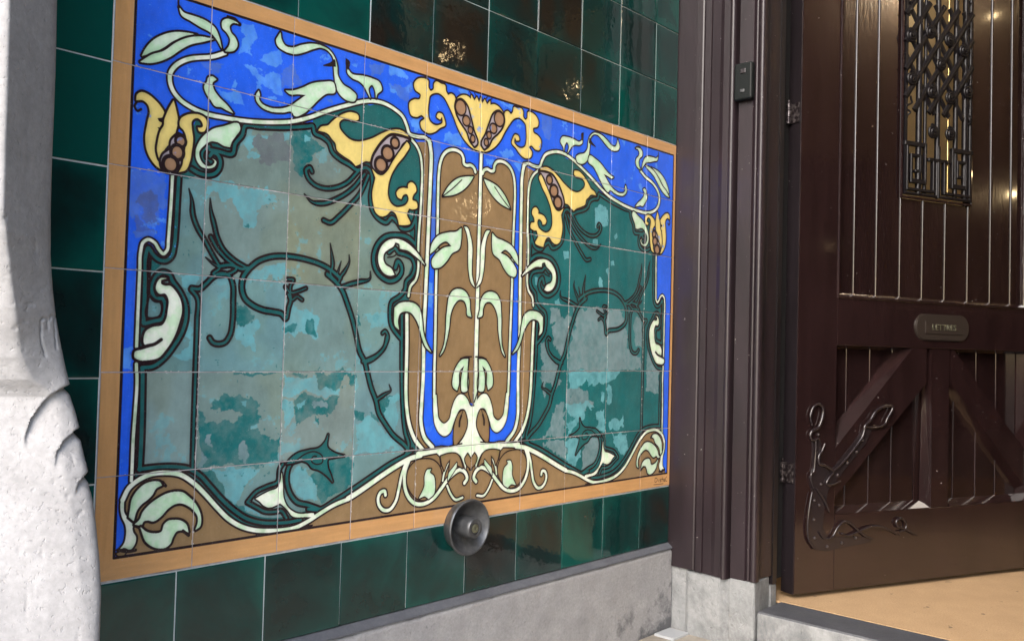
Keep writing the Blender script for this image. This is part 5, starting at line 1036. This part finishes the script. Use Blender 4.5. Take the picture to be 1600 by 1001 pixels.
# lower panel: boards, post, braces with broad chamfers
low = [PL0, .203, .289, .374, .461, .551, .620, .714, .800, PL1]
for a, b_ in zip(low[:-1], low[1:]):
    db('board', a + .0012, b_ - .0012, .034, .043, -.967, -.5205, M_BOARD, .0018)
    if b_ < PL1 - .01 and not .45 < b_ < .56: tubes('bead', [[Vector((b_, .0345, -.964 - DZ)), Vector((b_, .0345, -.523 - DZ))]], .0034, M_DOOR, door, 8)
def member(name, P, ch, y0=.001, y1=.034, inn=None):
    """a flat member of the given outline with a chamfer of width ch[i] on edge i"""
    n = len(P); P = [Vector((p[0], p[1])) for p in P]; inner = []
    ctr = sum(P, Vector((0, 0))) / n
    L = []
    for i in range(n):
        a = P[i]; b_ = P[(i + 1) % n]; d = (b_ - a).normalized(); nn = Vector((-d.y, d.x))
        if (ctr - a).dot(nn) < 0: nn = -nn
        L.append((a + nn * ch[i], d))
    for i in range(n):
        a, d = L[i - 1]; c_, e = L[i]; den = d.x * e.y - d.y * e.x
        u = ((c_ - a).x * e.y - (c_ - a).y * e.x) / den; inner.append(a + d * u)
    if inn: inner = [Vector(q) for q in inn]
    V = [(p.x, y1, p.y - DZ) for p in P] + [(p.x, y0, p.y - DZ) for p in inner]
    F = [(i, (i + 1) % n, n + (i + 1) % n, n + i) for i in range(n)] + [tuple(range(n)), tuple(range(n, 2 * n))]
    me = fixn(mesh(name, V, F)); return link(name, me, M_DOOR, door)
member('post', [(.4808, -.9665), (.575, -.9665), (.575, -.521), (.4898, -.521)], [0] * 4, .0025, .0310, [(.4960, -.9665), (.563, -.9665), (.563, -.521), (.4915, -.521)])
member('brace', [(PL0, -.935), (.470, -.632), (.470, -.521), (.385, -.521), (PL0, -.762)], [.010, .0, .0, .021, .0], .0005)
member('brace', [(.575, -.632), (PL1, -.935), (PL1, -.800), (.597, -.521), (.575, -.521)], [.010, .0, .010, .0, .0], .0045)
for s0, s1 in ((PL0, .488), (.575, PL1)): member('rail_chamfer', [(s0, -.9665), (s1, -.9665), (s1, -.950), (s0, -.950)], [0., 0., .0155, 0.], .001)
for s0, s1 in ((PL0, .385), (.597, PL1)): member('rail_chamfer', [(s0, -.529), (s1, -.529), (s1, -.521), (s0, -.521)], [.0075, 0., .0, 0.], .001)
# dark planted edge on the hinge side
db('edge_strip', -.0022, -.0002, .001, TH - .001, ZB, ZT, M_EDGE, .0004)
# hinges
for z in (.085, -.854):
    h = box('hinge', -.006, -.0025, .004, TH + .022, z - .026 - DZ, z + .026 - DZ, M_HINGE, door, .001)
    for k in range(3):
        tubes('knuckle', [[Vector((-.012, TH * .5 + .012, z - .026 + .018 * k - DZ)), Vector((-.012, TH * .5 + .012, z - .026 + .018 * k + .0165 - DZ))]], .0078, M_HINGE, h, 14)
    tubes('finial', [[Vector((-.012, TH * .5 + .012, z + .028 - DZ)), Vector((-.012, TH * .5 + .012, z + .036 - DZ))]], .004, M_HINGE, h, 10)
# letter plate
def rrect(s0, s1, z0, z1, r_, n=7):
    out = []
    for cx, cz, a0 in ((s1 - r_, z1 - r_, 0), (s0 + r_, z1 - r_, 90), (s0 + r_, z0 + r_, 180), (s1 - r_, z0 + r_, 270)):
        for i in range(n + 1): a = R(a0 + 90 * i / n); out.append((cx + r_ * math.cos(a), cz + r_ * math.sin(a)))
    return out
def plate(name, out, y0, y1, ch, m, parent=door):
    bm = bmesh.new(); f = bm.faces.new([bm.verts.new((a, y1, b_ - DZ)) for a, b_ in out])
    ex = bmesh.ops.extrude_face_region(bm, geom=[f]); vs = [v for v in ex['geom'] if isinstance(v, bmesh.types.BMVert)]
    for v in vs: v.co.y = y0
    bmesh.ops.recalc_face_normals(bm, faces=bm.faces)
    if ch: bmesh.ops.bevel(bm, geom=[e for e in bm.edges if all(abs(v.co.y - y0) < 1e-6 for v in e.verts)], offset=ch, segments=2, affect='EDGES')
    me = bpy.data.meshes.new(name); bm.to_mesh(me); bm.free(); return link(name, me, m, parent)
lp = plate('letter_plate', rrect(.420, .634, -.499, -.424, .034), -.0055, .0, .003, M_PLATE)
plate('flap', rrect(.455, .602, -.480, -.443, .004), -.0075, -.0054, .001, M_PLATE, lp)
def text_mesh(name, body, size, ext, font_y, loc, m, parent):
    cu = bpy.data.curves.new(name, 'FONT'); cu.body = body; cu.size = size; cu.extrude = ext; cu.bevel_depth = .00025
    cu.align_x = 'CENTER'; cu.align_y = 'CENTER'; cu.space_character = 1.12
    ob = bpy.data.objects.new(name, cu); COL.objects.link(ob); bpy.context.view_layer.update()
    dg = bpy.context.evaluated_depsgraph_get(); me = bpy.data.meshes.new_from_object(ob.evaluated_get(dg)); bpy.data.objects.remove(ob)
    me.transform(Matrix.Rotation(R(90), 4, 'X')); me.materials.clear(); me.transform(Matrix.Translation(loc))
    return link(name, me, m, parent)
text_mesh('lettering', 'LETTRES', .0235, .0009, 0, (.528, -.0080, -.4615 - DZ), M_LETTER, lp)
IRON = {'c1': [(48, -731), (41, -708), (50, -685), (68, -675), (84, -687), (81, -713), (69, -736), (48, -745), (42, -759), (52, -769), (70, -764)], 'c2': [(61, -769), (61, -801), (56, -848), (47, -857), (48, -875), (57, -894)], 'c3': [(92, -779), (83, -797), (72, -811), (74, -830), (93, -835), (115, -845), (124, -852)], 'c4': [(121, -852), (152, -832), (189, -800), (221, -767), (230, -748), (233, -734), (252, -719), (272, -695), (298, -683), (328, -681), (332, -691), (315, -715), (302, -732), (266, -739), (233, -736)], 'c5': [(124, -855), (109, -868), (100, -882), (116, -887), (147, -879)], 'c6': [(51, -903), (43, -940), (38, -986), (42, -1023), (64, -1052)], 'c7': [(66, -895), (92, -924), (111, -957)], 'c8': [(78, -1007), (97, -1026), (122, -1023), (140, -1001), (161, -986), (187, -992), (219, -1015), (246, -1031), (268, -1038)], 'c9': [(156, -1016), (181, -1023), (219, -1013), (265, -1004), (311, -1011), (365, -1034)], 'c10': [(433, -1039), (406, -1027), (378, -1015), (358, -1009), (354, -995), (371, -988), (391, -1004), (385, -1021), (365, -1024)], 'studs': [(227, -772), (206, -803), (174, -831), (140, -862), (83, -884), (61, -925), (78, -938), (60, -974), (64, -1022), (107, -1047), (158, -1041), (207, -1031), (71, -755)], 'plate': [(52, -769), (82, -769), (84, -835), (115, -854), (195, -781), (230, -743), (266, -739), (241, -782), (190, -828), (146, -870), (110, -901), (98, -952), (93, -998), (112, -1023), (181, -1027), (259, -1032), (265, -1047), (182, -1053), (107, -1060), (64, -1052), (42, -1023), (43, -949), (54, -903), (45, -866), (56, -843)]}
# wrought iron ornament in the lower corner
def I2(P, y=-.006): return crom([Vector((a / 1000, y, b_ / 1000 - DZ)) for a, b_ in P], 6)
orn = plate('iron_ornament', [(a / 1000, b_ / 1000) for a, b_ in IRON['plate']], -.0028, .0, .0008, M_IRON)
tp = lambda u: .62 + .38 * math.sin(math.pi * min(1, max(0, u)))
for k in ('c1', 'c2', 'c3', 'c4', 'c5', 'c6', 'c7', 'c8', 'c9', 'c10'):
    tubes('scroll', [I2(IRON[k])], .0044 if k in ('c1', 'c4', 'c3') else .0034, M_IRON, orn, 10, 1.0, tp)
sm = None
for a, b_ in IRON['studs']:
    bm = bmesh.new(); bmesh.ops.create_uvsphere(bm, u_segments=10, v_segments=6, radius=.0042)
    if sm is None:
        sm = bpy.data.meshes.new('stud'); bm.to_mesh(sm); sm.materials.append(M_HINGE); shade(sm, 80)
    bm.free(); link('stud', sm, None, orn, (a / 1000, -.003, b_ / 1000 - DZ))
for s, z in ((.155, -1.128), (.31, -.5)): pass
# grille over the window
gr = plate('grille', rrect(GS0, GS0 + .008, GB, GT, .001, 1), .001, .009, 0, M_GRILLE)
def bar(pts, r_=.005, name='bar', flat=1., m=M_GRILLE, sub=1):
    P = [Vector((a, y, z - DZ)) for a, y, z in pts]
    return tubes(name, [crom(P, sub) if sub > 1 else P], r_, m, gr, 8, flat)
bar([(GS1 - .004, .005, GB), (GS1 - .004, .005, GT)], .005); bar([(GS0, .005, GB + .003), (GS1, .005, GB + .003)], .005)
bar([(.433, .006, -.09), (.433, .006, GT)], .0085); bar([(.462, .010, -.09), (.462, .010, GT)], .005)
bar([(.507, .006, -.09), (.507, .006, GT)], .0075); bar([(.555, .010, -.09), (.555, .010, GT)], .0025, m=M_BRASS)
bar([(.583, .008, -.09), (.583, .008, GT)], .0070); bar([(.622, .008, -.09), (.622, .008, GT)], .0085)
for k in range(-2, 14):                         # lattice of flat diagonal bars
    z0 = .10 + .078 * k
    for sgn, yy in ((1, .002), (-1, .0055)):
        a0, a1 = (GS0, GS1) if sgn > 0 else (GS1, GS0)
        za, zb = z0, z0 + .36
        if za < .145:
            f_ = (.145 - za) / (zb - za); a0 = a0 + (a1 - a0) * f_; za = .145
        if zb > .46 and za < .46 and k < 6:
            f_ = (.46 - za) / (zb - za); a1 = a0 + (a1 - a0) * f_; zb = .46
        if zb - za > .04 and za < .44: bar([(a0, yy, za), (a1, yy, zb)], .0092, 'lattice_bar', .40)
ros = [(391, 353), (395, 233), (466, 376), (542, 366), (475, 206), (548, 200), (621, 227), (602, 345), (509, 290), (480, 93), (549, 95)]
def circle(a, z, r_, y, n=16): return [Vector((a + r_ * math.cos(2 * math.pi * i / n), y, z + r_ * math.sin(2 * math.pi * i / n) - DZ)) for i in range(n + 1)]
rm = None
for a, z in ros:
    a /= 1000; z /= 1000
    if rm is None:
        P = [Vector(((.004 + .016 * u) * math.cos(9.5 * u * 1.5), -.003 + .006 * u, (.004 + .016 * u) * math.sin(9.5 * u * 1.5))) for u in [i / 30 for i in range(31)]]
        ob = tubes('rosette', [P, [Vector((0, -.006, 0)), Vector((0, .004, .0))]], .0042, M_GRILLE, gr, 8); rm = ob.data; ob.location = (a, -.003, z - DZ)
    else: link('rosette', rm, None, gr, (a, -.003, z - DZ))
def poly_bar(P, r_=.0045, name='fret'):
    r_ = r_ * .85
    for k, (p, q) in enumerate(zip(P[:-1], P[1:])):
        yo = .0004 * (k % 2)
        box(name, min(p[0], q[0]) - r_, max(p[0], q[0]) + r_, -.002 - yo, .010 - yo, min(p[1], q[1]) - r_ - DZ, max(p[1], q[1]) + r_ - DZ, M_GRILLE, gr, .0012, 1)
# Greek-key fret at the foot
for mx in (1, -1):
    c_ = .510; f_ = lambda a: c_ + mx * (c_ - a)
    poly_bar([(f_(a), z) for a, z in ((.378, .048), (.455, .052), (.455, -.052), (.400, -.056), (.400, .018), (.435, .018), (.435, -.025), (.418, -.025))], .0048)
    poly_bar([(f_(a), z) for a, z in ((.385, .04), (.385, -.078), (.488, -.078), (.488, .012))], .0045)
poly_bar([(.47, .012), (.55, .014)], .0045); poly_bar([(.509, .05), (.509, -.09)], .0055)
rg_ = random.Random(3)
for side, a0 in ((1, .390), (-1, .627)):        # twisted tendrils up both sides
    for z0, z1 in ((.12, .19), (.41, .50), (.55, .70)):
        P = []; z = z0
        while z < z1: P.append((a0 + rg_.uniform(-.012, .012), .003 + rg_.uniform(-.004, .004), z)); z += .009
        bar(P, .0028, 'tendril', sub=3)
pane = box('pane', GS0 - .004, GS1 + .004, .020, .023, GB - .01 - DZ, GT + .01 - DZ, M_GLASS, door)

# ------------------------------------------------------------------ hanging hall lamps (seen mirrored in the glazes) and added fill lamps
for i, (p, rr) in enumerate((((4.53, -3.94, .60), .020), ((4.53, -2.95, 1.42), .014), ((4.50, -4.15, 1.92), .014))):
    L = empty('hanging_lamp', p); 
    tag(L, ['lowest warm lit globe lamp hanging inside the hall', 'warm lit globe lamp hanging nearest the doorway in the hall', 'highest warm lit globe lamp hanging inside the hall'][i], 'lamp', 'warm globe lamps inside the hall')
    bm = bmesh.new(); bmesh.ops.create_uvsphere(bm, u_segments=24, v_segments=14, radius=rr); me = bpy.data.meshes.new('globe'); bm.to_mesh(me); bm.free(); shade(me, 80)
    link('globe', me, M_GLOBE, L)
    tubes('rod', [[Vector((0, 0, rr + .001)), Vector((0, 0, 3.2 - p[2]))]], .006, M_BRASS, L, 10)

L = empty('fill_lamp', (4.2, .33, 1.75)); tag(L, 'added warm globe lamp brightening the cream wall behind the open door', 'lamp', 'warm globe lamps inside the hall')  # added unseen lamp that brightens the wall seen through the grille
M_GLOBE2 = M_GLOBE.copy(); M_GLOBE2.name = 'fill_globe'; M_GLOBE2.node_tree.nodes['Principled BSDF'].inputs['Emission Strength'].default_value = 1000.; M_GLOBE2.node_tree.nodes['Principled BSDF'].inputs['Emission Color'].default_value = (1, .84, .6, 1)
me = me.copy(); me.materials.clear(); link('globe', me, M_GLOBE2, L); tubes('arm', [[Vector((0, .036, 0)), Vector((0, .119, 0))]], .008, M_BRASS, L, 10)
for i, (x, z) in enumerate(((2.3, .95), (3.45, 1.15), (6.2, 1.15))):  # added dark boxes, unseen, that give the door's reflection its pattern
    o = box('reflection_box', x, x + .95, -5.955, -5.55, FZ, z, M_BOARD, bev=.01)
    tag(o, ['low added dark box nearest the front wall of the hall', 'taller added dark box second from the front wall of the hall', 'taller added dark box in the far corner of the hall'][i], 'dark box', 'added dark boxes in the hall')

for i, x in enumerate((4.9,)):
    L = empty('fill_lamp', (x, -5.86, 2.95)); tag(L, 'added warm globe lamp lighting the far side wall of the hall from above', 'lamp', 'warm globe lamps inside the hall')  # added out of view to warm the wall reflected in the door
    M_G3 = M_GLOBE2.copy(); M_G3.name = 'high_fill_globe'; M_G3.node_tree.nodes['Principled BSDF'].inputs['Emission Strength'].default_value = 1700.
    me = me.copy(); me.materials.clear(); link('globe', me, M_G3, L); tubes('arm', [[Vector((0, -.036, 0)), Vector((0, -.139, 0))]], .008, M_BRASS, L, 10)
